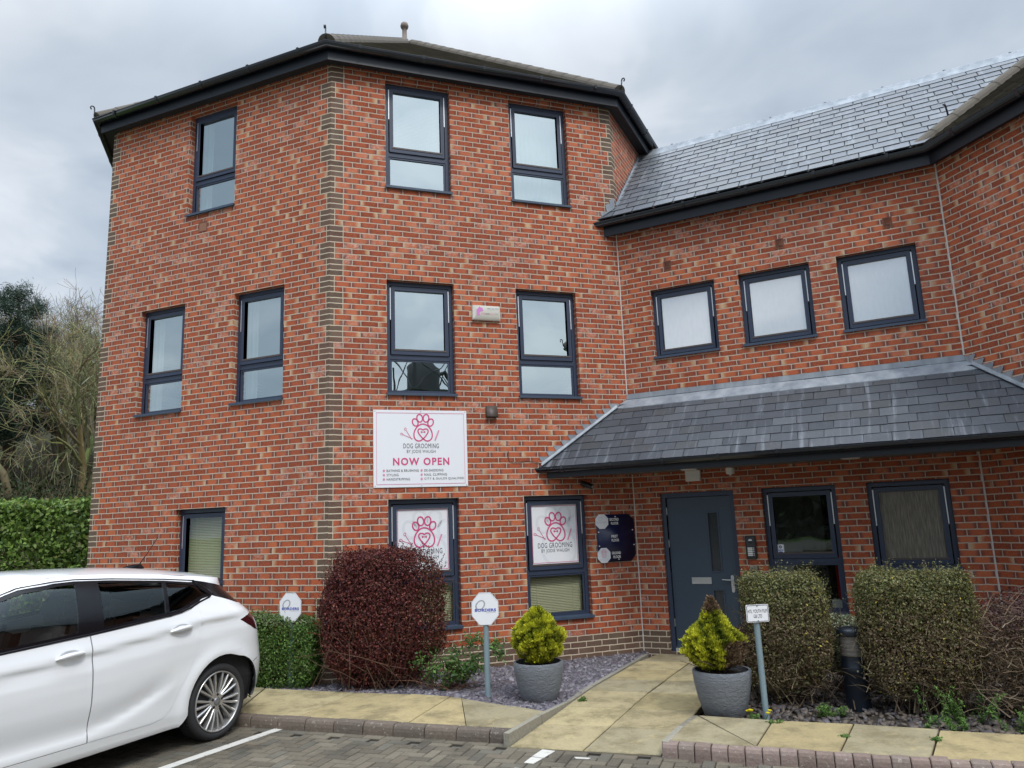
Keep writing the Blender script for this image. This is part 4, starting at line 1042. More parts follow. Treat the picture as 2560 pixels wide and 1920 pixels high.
mb = MB(); mb.prism([fn(.022)(a, b) for a, b in ell(0, 0, .027, .027, 0, 18)], nR3 * .003); mb.build('dial', MBLK, t)
mb = MB(); mb.prism([fn(.025)(a, b) for a, b in ell(-.012, .002, .009, .009, 0, 12)], nR3 * .003); mb.prism([fn(.025)(x, y) for x, y in ((-.008, -.003), (.02, -.002), (.02, .006), (-.008, .006))], nR3 * .003); mb.build('key_slot', plain('brass', (.6, .45, .25), .35, metal=.7), t)

# fittings under the canopy
t = wthing('junction_box', 'square white junction box under the canopy above the door', 'junction box', at3(F, dR, .86, 2.25))
fn = lambda e: face_fn(F, dR, nR, .86, 2.32, e); mb = MB(); mb.grid([[fn(.0)(x, y) for x, y in ((-.10, -.07), (.10, -.07), (.10, .072), (-.10, .072))], [fn(.05)(x, y) for x, y in ((-.10, -.07), (.10, -.07), (.10, .072), (-.10, .072))], [fn(.058)(x, y) for x, y in ((-.09, -.062), (.09, -.062), (.09, .064), (-.09, .064))]], closed_v=True); mb.face([fn(.058)(x, y) for x, y in ((-.09, -.062), (.09, -.062), (.09, .064), (-.09, .064))]); mb.build('box', MWHITE, t, angle=30)
mb = MB(); mb.prism([fn(.058)(a, b) for a, b in ell(0, 0, .006, .006, 0, 8)], nR3 * .002); mb.build('screw', MGREYP, t)
t = wthing('motion_sensor', 'small white drum sensor hanging under the canopy right of the door head', 'sensor', (*Rw(1.37, .10, 0).xy, 2.30))
mb = MB(); mb.lathe([(.0, -.0), (.052, .0), (.056, .02), (.056, .075), (.045, .085), (0, .085)], 20, Matrix.Translation(Rw(1.37, .10, 2.31))); mb.build('drum', MWHITE, t, angle=40)
mb = MB(); mb.lathe([(0, -.02), (.018, -.018), (.022, .0)], 12, Matrix.Translation(Rw(1.37, .10, 2.31))); mb.build('lens', MGREYP, t)
MLENS = plain('cream_diffuser', (.62, .56, .42), .5)
for s, e, lab in ((.905, .375, 'round downlight in the canopy soffit over the door'), (2.85, .48, 'round downlight in the canopy soffit over the right-hand windows')):
    t = wthing('downlight', lab, 'ceiling light', (*Rw(s, e, 0).xy, 2.37), 'downlights in the canopy soffit')
    mb = MB(); mb.lathe([(.105, .0), (.108, -.012), (.088, -.02), (.085, -.012)], 24, Matrix.Translation(Rw(s, e, 2.394))); mb.build('bezel', MWHITE, t, smooth=True)
    mb = MB(); mb.lathe([(.086, -.012), (.05, -.02), (0, -.022)], 24, Matrix.Translation(Rw(s, e, 2.394))); mb.build('diffuser', MLENS, t, smooth=True)
t = wthing('security_camera', 'small black camera tucked under the left end of the canopy', 'camera', at3(A, dM, 3.42, 2.24))
fn = face_fn(A, dM, nM, 3.40, 2.26, 0)
b = fn(0, 0); mb = MB(); mb.tube([b, b + nM3 * .10], .02, 10); mb.build('bracket', MBLK, t)
mb = MB(); v = (nM3 * .8 + Mv3 * .5 - Vector((0, 0, .35))).normalized(); mb.tube([b + nM3 * .10 - v * .08, b + nM3 * .10 + v * .10], .036, 14); mb.build('body', MBLK, t, angle=40)
mb = MB(); mb.tube([b + nM3 * .10 + v * .101, b + nM3 * .10 + v * .106], .022, 12); mb.build('lens', plain('lens_glass', (.25, .27, .28), .1), t)

# things seen through the hall window
t = wthing('fire_extinguisher', 'red fire extinguisher standing inside the hall window right of the door', 'fire extinguisher', (*Rw(2.58, -.42, 0).xy, .55))
RW2 = Rw(2.56, -.36, 0); MRED = plain('red_enamel', (.28, .008, .008), .3)
mb = MB(); mb.lathe([(0, .70), (.085, .70), (.09, .72), (.09, 1.16), (.07, 1.225), (.03, 1.25), (.03, 1.28), (0, 1.28)], 20, Matrix.Translation(RW2)); mb.build('cylinder', MRED, t, angle=40)
mb = MB(); c = RW2 + Vector((0, 0, 1.28)); mb.tube([c, c + dRv * .05 + Vector((0, 0, .06)), c + dRv * .14 + Vector((0, 0, .10))], .012, 8); mb.tube([c, c - dRv * .03 + Vector((0, 0, .03)), c - dRv * .13 + Vector((0, 0, .0)), c - dRv * .19 + Vector((0, 0, -.12)), c - dRv * .17 + Vector((0, 0, -.4))], .012, 8); mb.build('hose_and_handle', MBLK, t, smooth=True)
mb = MB(); mb.face([RW2 + nRv * .092 + dRv * x + Vector((0, 0, z)) for x, z in ((-.03, .98), (.03, .98), (.03, 1.02), (-.03, 1.02))]); mb.build('instruction_label', MWHITE, t)
mb = MB(); mb.prism([Rw(2.56 + x, -.36 + y, .10) for x, y in ((-.16, -.12), (.16, -.12), (.16, .12), (-.16, .12))], (0, 0, .6)); tag(mb.build('plinth_box', MROOM), 'low painted stand under the fire extinguisher inside the hall window', 'stand')
t = wthing('potted_palm', 'potted palm with dark fronds inside the hall window', 'plant', (*Rw(1.95, -.7, 0).xy, .1))
mb = MB(); mb.lathe([(0, .1), (.13, .1), (.17, .42), (.15, .42), (.13, .38), (0, .38)], 18, Matrix.Translation(Rw(1.95, -.7, 0))); mb.build('pot', MDARK, t)
mb = MB()
for i in range(15):
    an = random.uniform(0, 6.28); L = random.uniform(.5, .8); h0 = random.uniform(.4, .9); base = Rw(1.95, -.7, .4)
    pts = [base + Vector((math.cos(an) * L * q, math.sin(an) * L * q, h0 * 1.4 * q - .9 * L * q * q)) for q in np.linspace(0, 1, 9)]
    mb.tube(pts, .005, 4, col=(.03, .05, .02))
    for k in range(2, 9):
        for sg in (-1, 1):
            v = Vector((-math.sin(an), math.cos(an), 0)) * sg * .16 + Vector((math.cos(an) * .10, math.sin(an) * .10, -.07)); p = pts[k]; w = Vector((math.cos(an), math.sin(an), .3)) * .012
            mb.face([p - w, p + v * .6 - w * .6, p + v, p + v * .6 + w * .6, p + w], col=(.025, .05, .02))
mb.build('fronds', MLEAF, t)
t = wthing('window_sticker', 'small white sticker with blue lettering in the corner of the hall window', 'sticker', (*Rw(1.855, -.1, 0).xy, 1.26))
fn = face_fn(F, dR, nR, 1.872, 1.325, -.100); mb = MB(); mb.prism([fn(x, y) for x, y in ((-.042, -.066), (.042, -.066), (.042, .066), (-.042, .066))], nRv * .001); mb.build('label', MBOARD, t)
fn = face_fn(F, dR, nR, 1.872, 1.325, -.098); mb = MB()
for z, w in ((-.005, .03), (-.027, .022), (-.045, .02)): put2d(mb, stroke([(-w, z), (w, z)], .010), fn)
mb.build('printed_line', MBLUEP, t); mb = MB(); put2d(mb, stroke(ell(0, .035, .012, .014, 0, 10), .01, True), fn); mb.build('emblem', MINK, t)
# inner hall door and papers on it
mb = MB(); f3 = lambda s, z, e=-2.15: Rw(s, e, z); mb.prism([f3(2.2, .1), f3(3.1, .1), f3(3.1, 2.15), f3(2.2, 2.15)], nRv * .05); HD = mb.build('hall_door', MDARK, BLD)
for s, z, w, h in ((2.45, 1.3, .16, .10), (2.42, 1.42, .10, .08), (2.75, 1.62, .22, .05), (2.55, 1.9, .38, .3)):
    mb = MB(); mb.prism([f3(s, z, -2.095), f3(s + w, z, -2.095), f3(s + w, z + h, -2.095), f3(s, z + h, -2.095)], nRv * .004); mb.build('paper_notice', MBOARD, HD)
# loose cable on the brickwork beside the canopy
t = MB(); f = P3(A, dM, nM); t.tube([f(2.33, 2.73, .008), f(2.325, 2.66, .012), f(2.34, 2.60, .012), f(2.42, 2.575, .012), f(2.60, 2.60, .01), f(2.80, 2.56, .01)], .0045, 5)
tag(t.build('loose_cable', plain('brown_cable', (.16, .06, .04), .6)), 'thin brown cable clipped to the brick beside the canopy end', 'cable')

# ================================================================== STREET FURNITURE
MPOLE = plain('grey_blue_pole_paint', (.20, .27, .30), .45, var=.15, scale=5, bump=.05)
def ring_logo(fn):
    polys = []
    for a0_, a1_, rx, rz_, ro, w0 in ((.5, 4.4, .050, .036, .75, .013), (3.6, 7.6, .054, .040, .75, .013)):
        ts = np.linspace(a0_, a1_, 26); pts = []
        for t in ts:
            x, y = rx * math.cos(t), rz_ * math.sin(t); pts.append((x * math.cos(ro) - y * math.sin(ro), x * math.sin(ro) + y * math.cos(ro)))
        for i in range(25):
            w = w0 * math.sin(math.pi * (i + 1) / 27) + .0015; polys += stroke(pts[i:i + 2], w)
    return polys
def oct_sign(name, label, x, y, zc_, zb, rz, group):
    t = thing(name, label, 'sign', (x, y, zb), rz, group); zz = zc_ - zb
    mb = MB(); mb.tube([(0, .022, 0), (0, .022, zz + .12)], .030, 16); mb.build('pole', MPOLE, t, angle=40)
    mb = MB(); mb.prism([(a, -.014, zz + b) for a, b in octo(.143, .166, .082)], (0, .008, 0)); mb.build('plate', MBOARD, t)
    fn = lambda a, b: Vector((a, -.0155, zz + b))
    mb = MB(); put2d(mb, stroke(octo(.139, .162, .080), .005, True), fn); mb.build('rim', MGREYP, t)
    mb = MB(); put2d(mb, ring_logo(None), fn, -.052, .038); mb.build('ring_logo', MSILV, t)
    words('BORDERS', .226, .031, fn, .004, -.014, MBLUEP, t, .035, 1.06); words('RECRUITMENT LTD', .10, .009, fn, .065, -.040, MSILV, t)
    return t
oct_sign('octagon_sign', 'white octagon bay sign on a grey pole standing in the slate bed', -.375, 8.27, .905, -.02, R(-4), 'octagonal BORDERS bay signs')
oct_sign('octagon_sign', 'white octagon bay sign showing just above the low green hedge beside the car', -2.69, 9.13, .912, -.05, R(-16), 'octagonal BORDERS bay signs')
t = thing('bay_sign', 'small white rectangular bay sign on a leaning grey pole by the right-hand planter', 'sign', (2.128, 7.03, 0.0), R(8))
mb = MB(); mb.tube([(0, .028, 0), (-.012, .028, .93)], .027, 16); mb.build('pole', MPOLE, t, angle=40)
def rrect(w, h, r, n=5):
    return [(sx * (w - r) + r * math.cos(a), sy * (h - r) + r * math.sin(a)) for sx, sy, a0_ in ((1, 1, 0), (-1, 1, 90), (-1, -1, 180), (1, -1, 270)) for a in [R(a0_ + 90 * k / n) for k in range(n + 1)]]
mb = MB(); mb.prism([(a - .01, -.012, .905 + b) for a, b in rrect(.106, .076, .014)], (0, .006, 0)); mb.build('plate', MBOARD, t)
fn = lambda a, b: Vector((a - .01, -.0135, .905 + b)); mb = MB(); put2d(mb, stroke(rrect(.099, .069, .011), .0045, True), fn); mb.build('border', MINK, t)
words('NTL YOUTH FILM', .180, .030, fn, 0, .020, MINK, t, .0); words('GB LTD', .078, .030, fn, .0, -.024, MINK, t, .0)
for y in (.064, -.064):
    mb = MB(); mb.prism([fn(a, y + b) + Vector((0, -.003, 0)) for a, b in ell(0, 0, .005, .005, 0, 8)], (0, .004, 0)); mb.build('screw', MINK, t)

# lamp bollard
t = thing('bollard_light', 'black bollard light with ribbed smoky lens between the two clipped shrubs', 'bollard', (3.06, 7.33, -.02))
MBOL = plain('black_bollard_paint', (.008, .013, .022), .42, var=.3, scale=5)
mb = MB(); mb.lathe([(.108, 0), (.108, .34), (.111, .345), (.111, .39), (.108, .395), (.108, .47), (.100, .476), (0, .476)], 32); mb.build('post', MBOL, t, angle=35)
mb = MB(); pr = [(.094, .476)]
for k in range(5): z = .482 + k * .036; pr += [(.1055, z), (.108, z + .008), (.108, z + .026), (.1055, z + .034)]
pr += [(.098, .662)]; mb.lathe(pr, 32); mb.build('lens', plain('smoky_lens', (.15, .135, .12), .25, var=.15), t, smooth=True)
mb = MB(); mb.lathe([(.10, .662), (.122, .664), (.125, .672), (.125, .705), (.118, .716), (.06, .735), (0, .74)], 32); mb.build('cap', MBOL, t, angle=40)
for a in (-1.75, -1.2):
    mb = MB(); p = Vector((math.cos(a) * .109, math.sin(a) * .109, .30 if a > -1.5 else .36)); mb.bevel_box(p, (.016, .012, .016), .003); mb.build('bolt', MSTEEL, t)

# planters
def pot_mat(g):
    p = g.obj(); x, y, z = g.xyz(p); n = g.noise(g.comb(x, y, g.m('MULTIPLY', z, 2.6)), 15, 6, .7); n2 = g.noise(p, 50, 4)
    base = g.mix(n, (.145, .158, .178), (.205, .218, .238)); base = g.mix(g.m('MULTIPLY', g.m('SUBTRACT', 1., g.step(g.m('ADD', z, g.m('MULTIPLY', g.noise(p, 9, 4), .16)), .07, .17)), .55), base, (.10, .085, .065))
    g.out(g.pbsdf(base, .75, 0, .3, g.bump(g.m('ADD', g.step(n, .42, .62), g.m('MULTIPLY', n2, .15)), .5, .018)))
MPOT = mat('grey_textured_planter', pot_mat)
def planter(name, label, x, y, r, h):
    t = thing(name, label, 'planter', (x, y, 0), 0, 'grey planters each side of the path')
    pr = [(0, .004), (r * .66, 0), (r * .70, .012), (r * .86, h * .38), (r * .96, h * .72), (r, h - .012), (r - .006, h), (r - .026, h), (r - .03, h - .02), (r - .04, h - .07), (0, h - .06)]
    mb = MB(); mb.lathe(pr[:-1], 48); mb.build('pot', MPOT, t, angle=40)
    mb = MB(); mb.lathe([(r - .034, h - .045), (r * .5, h - .036), (0, h - .03)], 30); mb.build('compost', MSOIL, t, smooth=True)
    return t
planter('planter', 'grey round planter on the slate bed holding the full golden conifer', .16, 8.10, .258, .385)
planter('planter', 'grey round planter right of the path holding the half-brown conifer', 1.82, 7.28, .265, .395)
# ================================================================== PLANTS
def leaves_np(Cn, Nn, L, Wd, cols, jitter=.9, lift=.25):
    """one folded four-cornered leaf per centre; returns V, F, colours"""
    n = len(Cn); N_ = Nn + rng.normal(0, jitter, (n, 3)); N_ /= np.linalg.norm(N_, axis=1, keepdims=True) + 1e-9
    T = rng.normal(0, 1, (n, 3)); T -= (T * N_).sum(1, keepdims=True) * N_; T /= np.linalg.norm(T, axis=1, keepdims=True) + 1e-9
    B = np.cross(N_, T); l = (L * rng.uniform(.6, 1.3, n))[:, None]; w = (Wd * rng.uniform(.7, 1.3, n))[:, None]
    p0 = Cn - T * l * .5; p2 = Cn + T * l * .5; p1 = Cn + B * w * .5 + N_ * w * lift; p3 = Cn - B * w * .5 + N_ * w * lift
    V = np.stack([p0, p1, p2, p3], 1).reshape(-1, 3); F_ = np.arange(4 * n).reshape(n, 4)
    c = cols * rng.uniform(.7, 1.35, (n, 1)); return V, F_, np.repeat(c, 4, 0)
def lumpy(p, amp, seed, f=4.):
    r_ = np.random.default_rng(seed); s = np.zeros(len(p))
    for k in range(7):
        d_ = r_.normal(0, 1, 3); d_ *= f * (1 + k * .45) / np.linalg.norm(d_); s += np.sin(p @ d_ + r_.uniform(0, 6.28)) / (1 + k * .4)
    return 1 + amp * s / 2.2
def pick(pal, n, w=None): return np.array(pal)[rng.choice(len(pal), n, p=w)]
def shell(n, half, ex=3., inner=.3, thick=.12, amp=.05, seed=1, f=4., flat_bottom=None):
    """points on / just inside a lumpy rounded box; returns points and outward normals (unit box scaled by half)"""
    d_ = rng.normal(0, 1, (n, 3)); d_ /= np.linalg.norm(d_, axis=1, keepdims=True)
    r = (np.abs(d_) ** ex).sum(1) ** (-1 / ex); q = d_ * r[:, None]
    depth = np.where(rng.random(n) < inner, rng.uniform(0, .6, n), np.abs(rng.normal(0, thick, n)))
    q = q * (1 - depth)[:, None]; h = np.array(half); q = q * (lumpy(q * h, amp, seed, f) * lumpy(q * h, .032, seed + 99, 34.))[:, None]
    nr = np.sign(q) * np.abs(q) ** (ex - 1) / h; nr /= np.linalg.norm(nr, axis=1, keepdims=True) + 1e-9
    return q * h, nr
def twigs(mb, n, org, spread, length, rad, cols, up=.6, droop=0., segs=3):
    for _ in range(n):
        o_ = Vector(org) + Vector((random.gauss(0, spread[0]), random.gauss(0, spread[1]), random.uniform(0, spread[2])))
        an = random.uniform(0, 6.28); v = Vector((math.cos(an), math.sin(an), random.uniform(up - .4, up + .6))).normalized(); L = length * random.uniform(.5, 1.3); pts = [o_]
        for k in range(segs):
            v = (v + Vector((random.gauss(0, .22), random.gauss(0, .22), random.gauss(0, .2) - droop * .3))).normalized(); pts.append(pts[-1] + v * L / segs)
        mb.tube(pts, [rad * (1 - .25 * k) for k in range(segs + 1)], 3, col=random.choice(cols), cap=False)
def zrot(p, a): c, s_ = math.cos(a), math.sin(a); return np.stack([p[:, 0] * c - p[:, 1] * s_, p[:, 0] * s_ + p[:, 1] * c, p[:, 2]], 1)

def sprigs(n, half, zc_, pal, L, Wd, seed, ln=.10, ex=4., amp=.09, f=6.5, zmin=-9):
    """stray shoots with a few leaves each, standing out of a clipped face"""
    p, nr = shell(n, half, ex, 0, .02, amp, seed, f); k = p[:, 2] > zmin; p, nr = p[k], nr[k]; d_ = nr * .6 + np.array([0, 0, .6]) + rng.normal(0, .35, p.shape); d_ /= np.linalg.norm(d_, axis=1, keepdims=True)
    t_ = np.linspace(.1, 1, 7); q = (p[:, None] + d_[:, None] * (t_[None, :, None] * ln * rng.uniform(.4, 1.3, (len(p), 1, 1)))).reshape(-1, 3) + rng.normal(0, .006, (len(p) * 7, 3)); q[:, 2] += zc_
    return leaves_np(q, np.repeat(nr, 7, 0), L, Wd, pick(pal, len(q)))
# maroon berberis
t = thing('maroon_bush', 'big clipped dark maroon bush at the corner of the tower', 'bush', (-1.57, 9.0, 0))
p, nr = shell(56000, (.69, .36, .75), 3.1, .25, .13, .09, 3, 6.5); 
p[:, 0] += (p[:, 2] / .74) * .0; k = np.clip((-p[:, 2] - .35) / .4, 0, 1); p[:, 0] *= 1 - .14 * k; p[:, 2] += .80
pal = [(.098, .024, .024), (.155, .038, .033), (.066, .018, .021), (.21, .060, .044), (.115, .046, .028), (.24, .09, .05)]
low = p[:, 2] < .25; keep = ~low | (rng.random(len(p)) < .55); p, nr = p[keep], nr[keep]
c = pick(pal, len(p), [.3, .27, .2, .1, .09, .04]); rt = (p[:, 0] > .45) & (rng.random(len(p)) < .35); c[rt] = pick([(.09, .06, .025), (.11, .05, .03)], rt.sum())
thin = (p[:, 0] > .38) & (rng.random(len(p)) < .35); p, nr, c = p[~thin], nr[~thin], c[~thin]
V, F_, cc = leaves_np(p, nr, .030, .017, c); np_mesh('foliage', V, F_, MLEAF, t, cc)
V, F_, cc = sprigs(420, (.69, .36, .74), .80, pal, .028, .014, 3, .10, 3.8, zmin=-.45); np_mesh('stray_shoots', V, F_, MLEAF, t, cc)
mb = MB(); twigs(mb, 160, (0, 0, .02), (.26, .12, .1), .95, .006, [(.09, .05, .035), (.12, .075, .05)], 1.3); twigs(mb, 220, (0.05, 0, .7), (.45, .20, .75), .22, .0025, [(.10, .05, .04), (.14, .08, .05)], .4); mb.build('stems', MTWIG, t)

# low green hedge beside the car
t = thing('low_hedge', 'low clipped green hedge between the car and the maroon bush', 'hedge', (-3.28, 9.45, 0), R(-20))
p, nr = shell(52000, (.98, .20, .42), 7., .2, .12, .05, 5, 6.); p[:, 2] += .40
c = pick([(.080, .165, .03), (.12, .225, .043), (.052, .11, .024), (.155, .255, .065), (.185, .245, .085)], len(p), [.33, .27, .2, .14, .06])
tp = (p[:, 2] > .72) & (rng.random(len(p)) < .5); c[tp] = pick([(.17, .21, .10), (.21, .24, .13)], tp.sum())
V, F_, cc = leaves_np(p, nr, .030, .015, c); np_mesh('foliage', V, F_, MLEAF, t, cc)
V, F_, cc = sprigs(420, (.98, .20, .42), .40, [(.10, .20, .04), (.16, .24, .08)], .026, .013, 5, .06, 7., .05, 6.); np_mesh('stray_shoots', V, F_, MLEAF, t, cc)
mb = MB(); twigs(mb, 140, (0, 0, .0), (.5, .08, .1), .6, .005, [(.08, .06, .04)], 1.2); mb.build('stems', MTWIG, t)

# golden conifers in the planters: fine upright sprays
def conifer(name, label, x, y, prof, seed, brown=None, n=26000, squash=1.):
    t = thing(name, label, 'shrub', (x, y, .33), 0, 'golden conifers in the planters')
    zs_ = np.array([q[0] for q in prof]); rs = np.array([q[1] for q in prof]); z = rng.uniform(zs_[0], zs_[-1], n * 2); r = np.interp(z, zs_, rs)
    kp = rng.random(len(z)) < r / rs.max(); z, r = z[kp][:n], r[kp][:n]; m_ = len(z)
    an = rng.uniform(0, 6.283, m_); dp = np.where(rng.random(m_) < .25, rng.uniform(0, .7, m_), np.abs(rng.normal(0, .10, m_)))
    d_ = np.stack([np.cos(an), np.sin(an), np.zeros(m_)], 1); q = np.stack([np.cos(an) * r, np.sin(an) * r, z], 1)
    lump = lumpy(q, .10, seed, 16.) * lumpy(q, .17, seed + 5, 46.); rr = r * (1 - dp) * lump
    p = np.stack([d_[:, 0] * rr, d_[:, 1] * rr * squash, z - .33], 1)
    # sprays point outward and up
    dirv = d_ * .7 + np.array([0, 0, .9]) + rng.normal(0, .38, (m_, 3)); dirv /= np.linalg.norm(dirv, axis=1, keepdims=True)
    side = np.cross(dirv, rng.normal(0, 1, (m_, 3))); side /= np.linalg.norm(side, axis=1, keepdims=True) + 1e-9
    L = (.030 * rng.uniform(.6, 1.4, m_))[:, None]; w = (.0075 * rng.uniform(.7, 1.4, m_))[:, None]
    V = np.stack([p, p + dirv * L * .55 + side * w, p + dirv * L, p + dirv * L * .55 - side * w], 1).reshape(-1, 3)
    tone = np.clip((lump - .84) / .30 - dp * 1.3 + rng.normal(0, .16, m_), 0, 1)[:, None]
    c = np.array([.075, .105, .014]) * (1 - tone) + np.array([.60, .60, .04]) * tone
    if brown is not None:
        b_ = brown(p[:, 0], p[:, 1], z) + rng.normal(0, .15, m_) > .5; c[b_] = pick([(.19, .12, .07), (.13, .085, .05), (.24, .17, .11)], b_.sum())
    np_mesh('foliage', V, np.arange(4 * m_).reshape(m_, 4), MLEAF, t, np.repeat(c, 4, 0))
    mb = MB(); twigs(mb, 26, (0, 0, .02), (.03, .03, .02), .34, .006, [(.09, .06, .04)], 1.1); mb.build('stems', MTWIG, t); return t
conifer('golden_conifer', 'full rounded golden conifer growing in the planter on the slate bed', .165, 8.10, [(.37, .09), (.43, .19), (.52, .24), (.62, .245), (.70, .215), (.78, .14), (.85, .09), (.91, .02)], 11)
conifer('golden_conifer', 'golden conifer with a dead brown tip and brown side in the right-hand planter', 1.77, 7.28, [(.39, .08), (.45, .20), (.55, .26), (.66, .25), (.74, .19), (.80, .12), (.87, .075), (.95, .05), (1.03, .012)], 23,
        lambda x, y, z: np.clip((z - .84) / .12, 0, 1) + 1.3 * np.clip((x - .0) / .10, 0, 1) * np.clip((.68 - z) / .08, 0, 1) * np.clip((.14 - y) / .1, 0, 1), 26000)

# clipped olive shrubs right of the path
def clipped(name, label, x, y, half, zc_, seed, n, rz):
    t = thing(name, label, 'bush', (x, y, 0), rz, 'clipped olive-green shrubs right of the path')
    p, nr = shell(n, half, 4.6, .3, .15, .11, seed, 8.); zt = p[:, 2] / half[2]
    f = np.clip((zt + .2) / 1.2, 0, 1); kp = rng.random(len(p)) < .55 + .5 * f; p, nr, zt, f = p[kp], nr[kp], zt[kp], f[kp]
    p[:, :2] *= (1 - .16 * np.clip(-zt - .2, 0, 1))[:, None]; p[:, 2] += zc_
    g1 = pick([(.13, .14, .05), (.10, .108, .042), (.18, .18, .068), (.22, .21, .08)], len(p)); g2 = pick([(.19, .135, .08), (.23, .165, .10), (.14, .10, .06), (.16, .14, .065)], len(p))
    s_ = (rng.random(len(p)) < np.clip(f * 1.15, .12, .93))[:, None]; c = np.where(s_, g1, g2); yl = rng.random(len(p)) < .015; c[yl] = (.42, .33, .05)
    V, F_, cc = leaves_np(p, nr, .025, .014, c); np_mesh('foliage', V, F_, MLEAF, t, cc)
    V, F_, cc = sprigs(520, half, zc_, [(.15, .16, .055), (.20, .20, .07), (.12, .12, .05), (.18, .14, .08)], .022, .010, seed, .10, 4.6, .11, 8.); np_mesh('stray_shoots', V, F_, MLEAF, t, cc)
    mb = MB(); tc = [(.10, .07, .045), (.14, .10, .065), (.075, .055, .04), (.18, .14, .09)]
    twigs(mb, 60, (0, 0, 0), (half[0] * .4, half[1] * .4, .04), .75, .006, tc, 2.2, 0, 5); twigs(mb, 2200, (0, 0, .10), (half[0] * .52, half[1] * .52, .75), .20, .0026, tc, .45, 0, 4); mb.build('stems', MTWIG, t); return t
clipped('clipped_shrub', 'olive-brown clipped shrub standing between the small white bay sign and the bollard light', 2.56, 7.60, (.39, .30, .54), .67, 31, 85000, R(-19))
clipped('clipped_shrub', 'broader olive-green clipped shrub to the right of the bollard light', 3.58, 7.12, (.47, .32, .54), .68, 41, 100000, R(-19))

# rough brown twiggy shrub at the right edge
t = thing('twiggy_shrub', 'untidy brown twiggy shrub with maroon top leaves at the right end of the bed', 'bush', (4.62, 6.72, 0), R(-25))
tc = [(.20, .14, .09), (.26, .19, .12), (.14, .10, .07), (.33, .26, .18)]
mb = MB(); twigs(mb, 5200, (0, 0, .08), (.36, .20, .78), .28, .0034, tc, .5, .25, 4); twigs(mb, 70, (0, 0, 0), (.3, .15, .05), .7, .006, tc, 1.6, .2, 5); mb.build('stems', MTWIG, t)
p, nr = shell(42000, (.78, .42, .50), 3., .5, .2, .12, 51, 5.); p[:, 2] += .50; hi = np.clip((p[:, 2] - .55) / .35, 0, 1); kp = rng.random(len(p)) < .25 + hi * .8; p, nr, hi = p[kp], nr[kp], hi[kp]
c = np.where((rng.random(len(p)) < hi)[:, None], pick([(.085, .035, .038), (.12, .06, .055), (.06, .03, .03)], len(p)), pick([(.12, .085, .05), (.16, .11, .07)], len(p)))
V, F_, cc = leaves_np(p, nr, .030, .014, c); np_mesh('foliage', V, F_, MLEAF, t, cc)

# smaller plants in the right bed
def puff(name, label, x, y, half, zc_, pal, n, L, Wd, seed, ex=2.4, group=None, stems=60, w=None, scol=((.09, .06, .045),)):
    t = thing(name, label, 'plant', (x, y, 0), random.uniform(0, 3), group)
    p, nr = shell(n, half, ex, .4, .2, .16, seed, 9.); p[:, 2] += zc_; V, F_, cc = leaves_np(p, nr, L, Wd, pick(pal, n, w)); np_mesh('foliage', V, F_, MLEAF, t, cc)
    mb = MB(); twigs(mb, stems, (0, 0, 0), (half[0] * .4, half[1] * .4, .05), zc_ + half[2] * .6, .003, list(scol), 1.3); mb.build('stems', MTWIG, t); return t
MP = [(.060, .020, .022), (.09, .030, .030), (.045, .018, .02), (.11, .05, .04)]
puff('maroon_shrub', 'small dark maroon shrub in front of the door between planter and clipped shrub', 2.36, 8.15, (.24, .22, .30), .36, MP, 9000, .026, .014, 61)
puff('variegated_shrub', 'cream and green variegated shrub behind the bollard light', 3.22, 8.0, (.30, .20, .30), .45, [(.30, .32, .20), (.10, .14, .06), (.42, .42, .30), (.16, .20, .10)], 9000, .030, .018, 63)
puff('maroon_shrub', 'maroon shrub behind the variegated shrub, under the right-hand window', 3.62, 8.02, (.22, .18, .26), .42, MP, 6000, .026, .014, 64)

# self-sown shrub and weeds
t = thing('wild_shrub', 'loose green self-sown shrub with red-brown canes right of the maroon bush', 'plant', (-.82, 8.72, 0))
mb = MB(); twigs(mb, 70, (0, .02, 0), (.12, .05, .03), .62, .004, [(.17, .09, .065), (.22, .12, .08), (.12, .07, .05)], 1.0, .35, 5); mb.build('stems', MTWIG, t)
p = []
for _ in range(26):
    b = np.array([random.gauss(.05, .16), random.gauss(-.02, .07), random.uniform(.04, .30)]) + (np.array([random.uniform(.15, .38), .05, random.uniform(.15, .28)]) if random.random() < .38 else 0)
    p.append(b + rng.normal(0, .045, (60, 3)))
p = np.concatenate(p); p[:, 2] = np.abs(p[:, 2]) + .02; nr = np.tile([.0, -.4, .9], (len(p), 1))
V, F_, cc = leaves_np(p, nr, .046, .026, pick([(.075, .15, .03), (.11, .20, .045), (.05, .10, .022)], len(p)), .6); np_mesh('foliage', V, F_, MLEAF, t, cc)
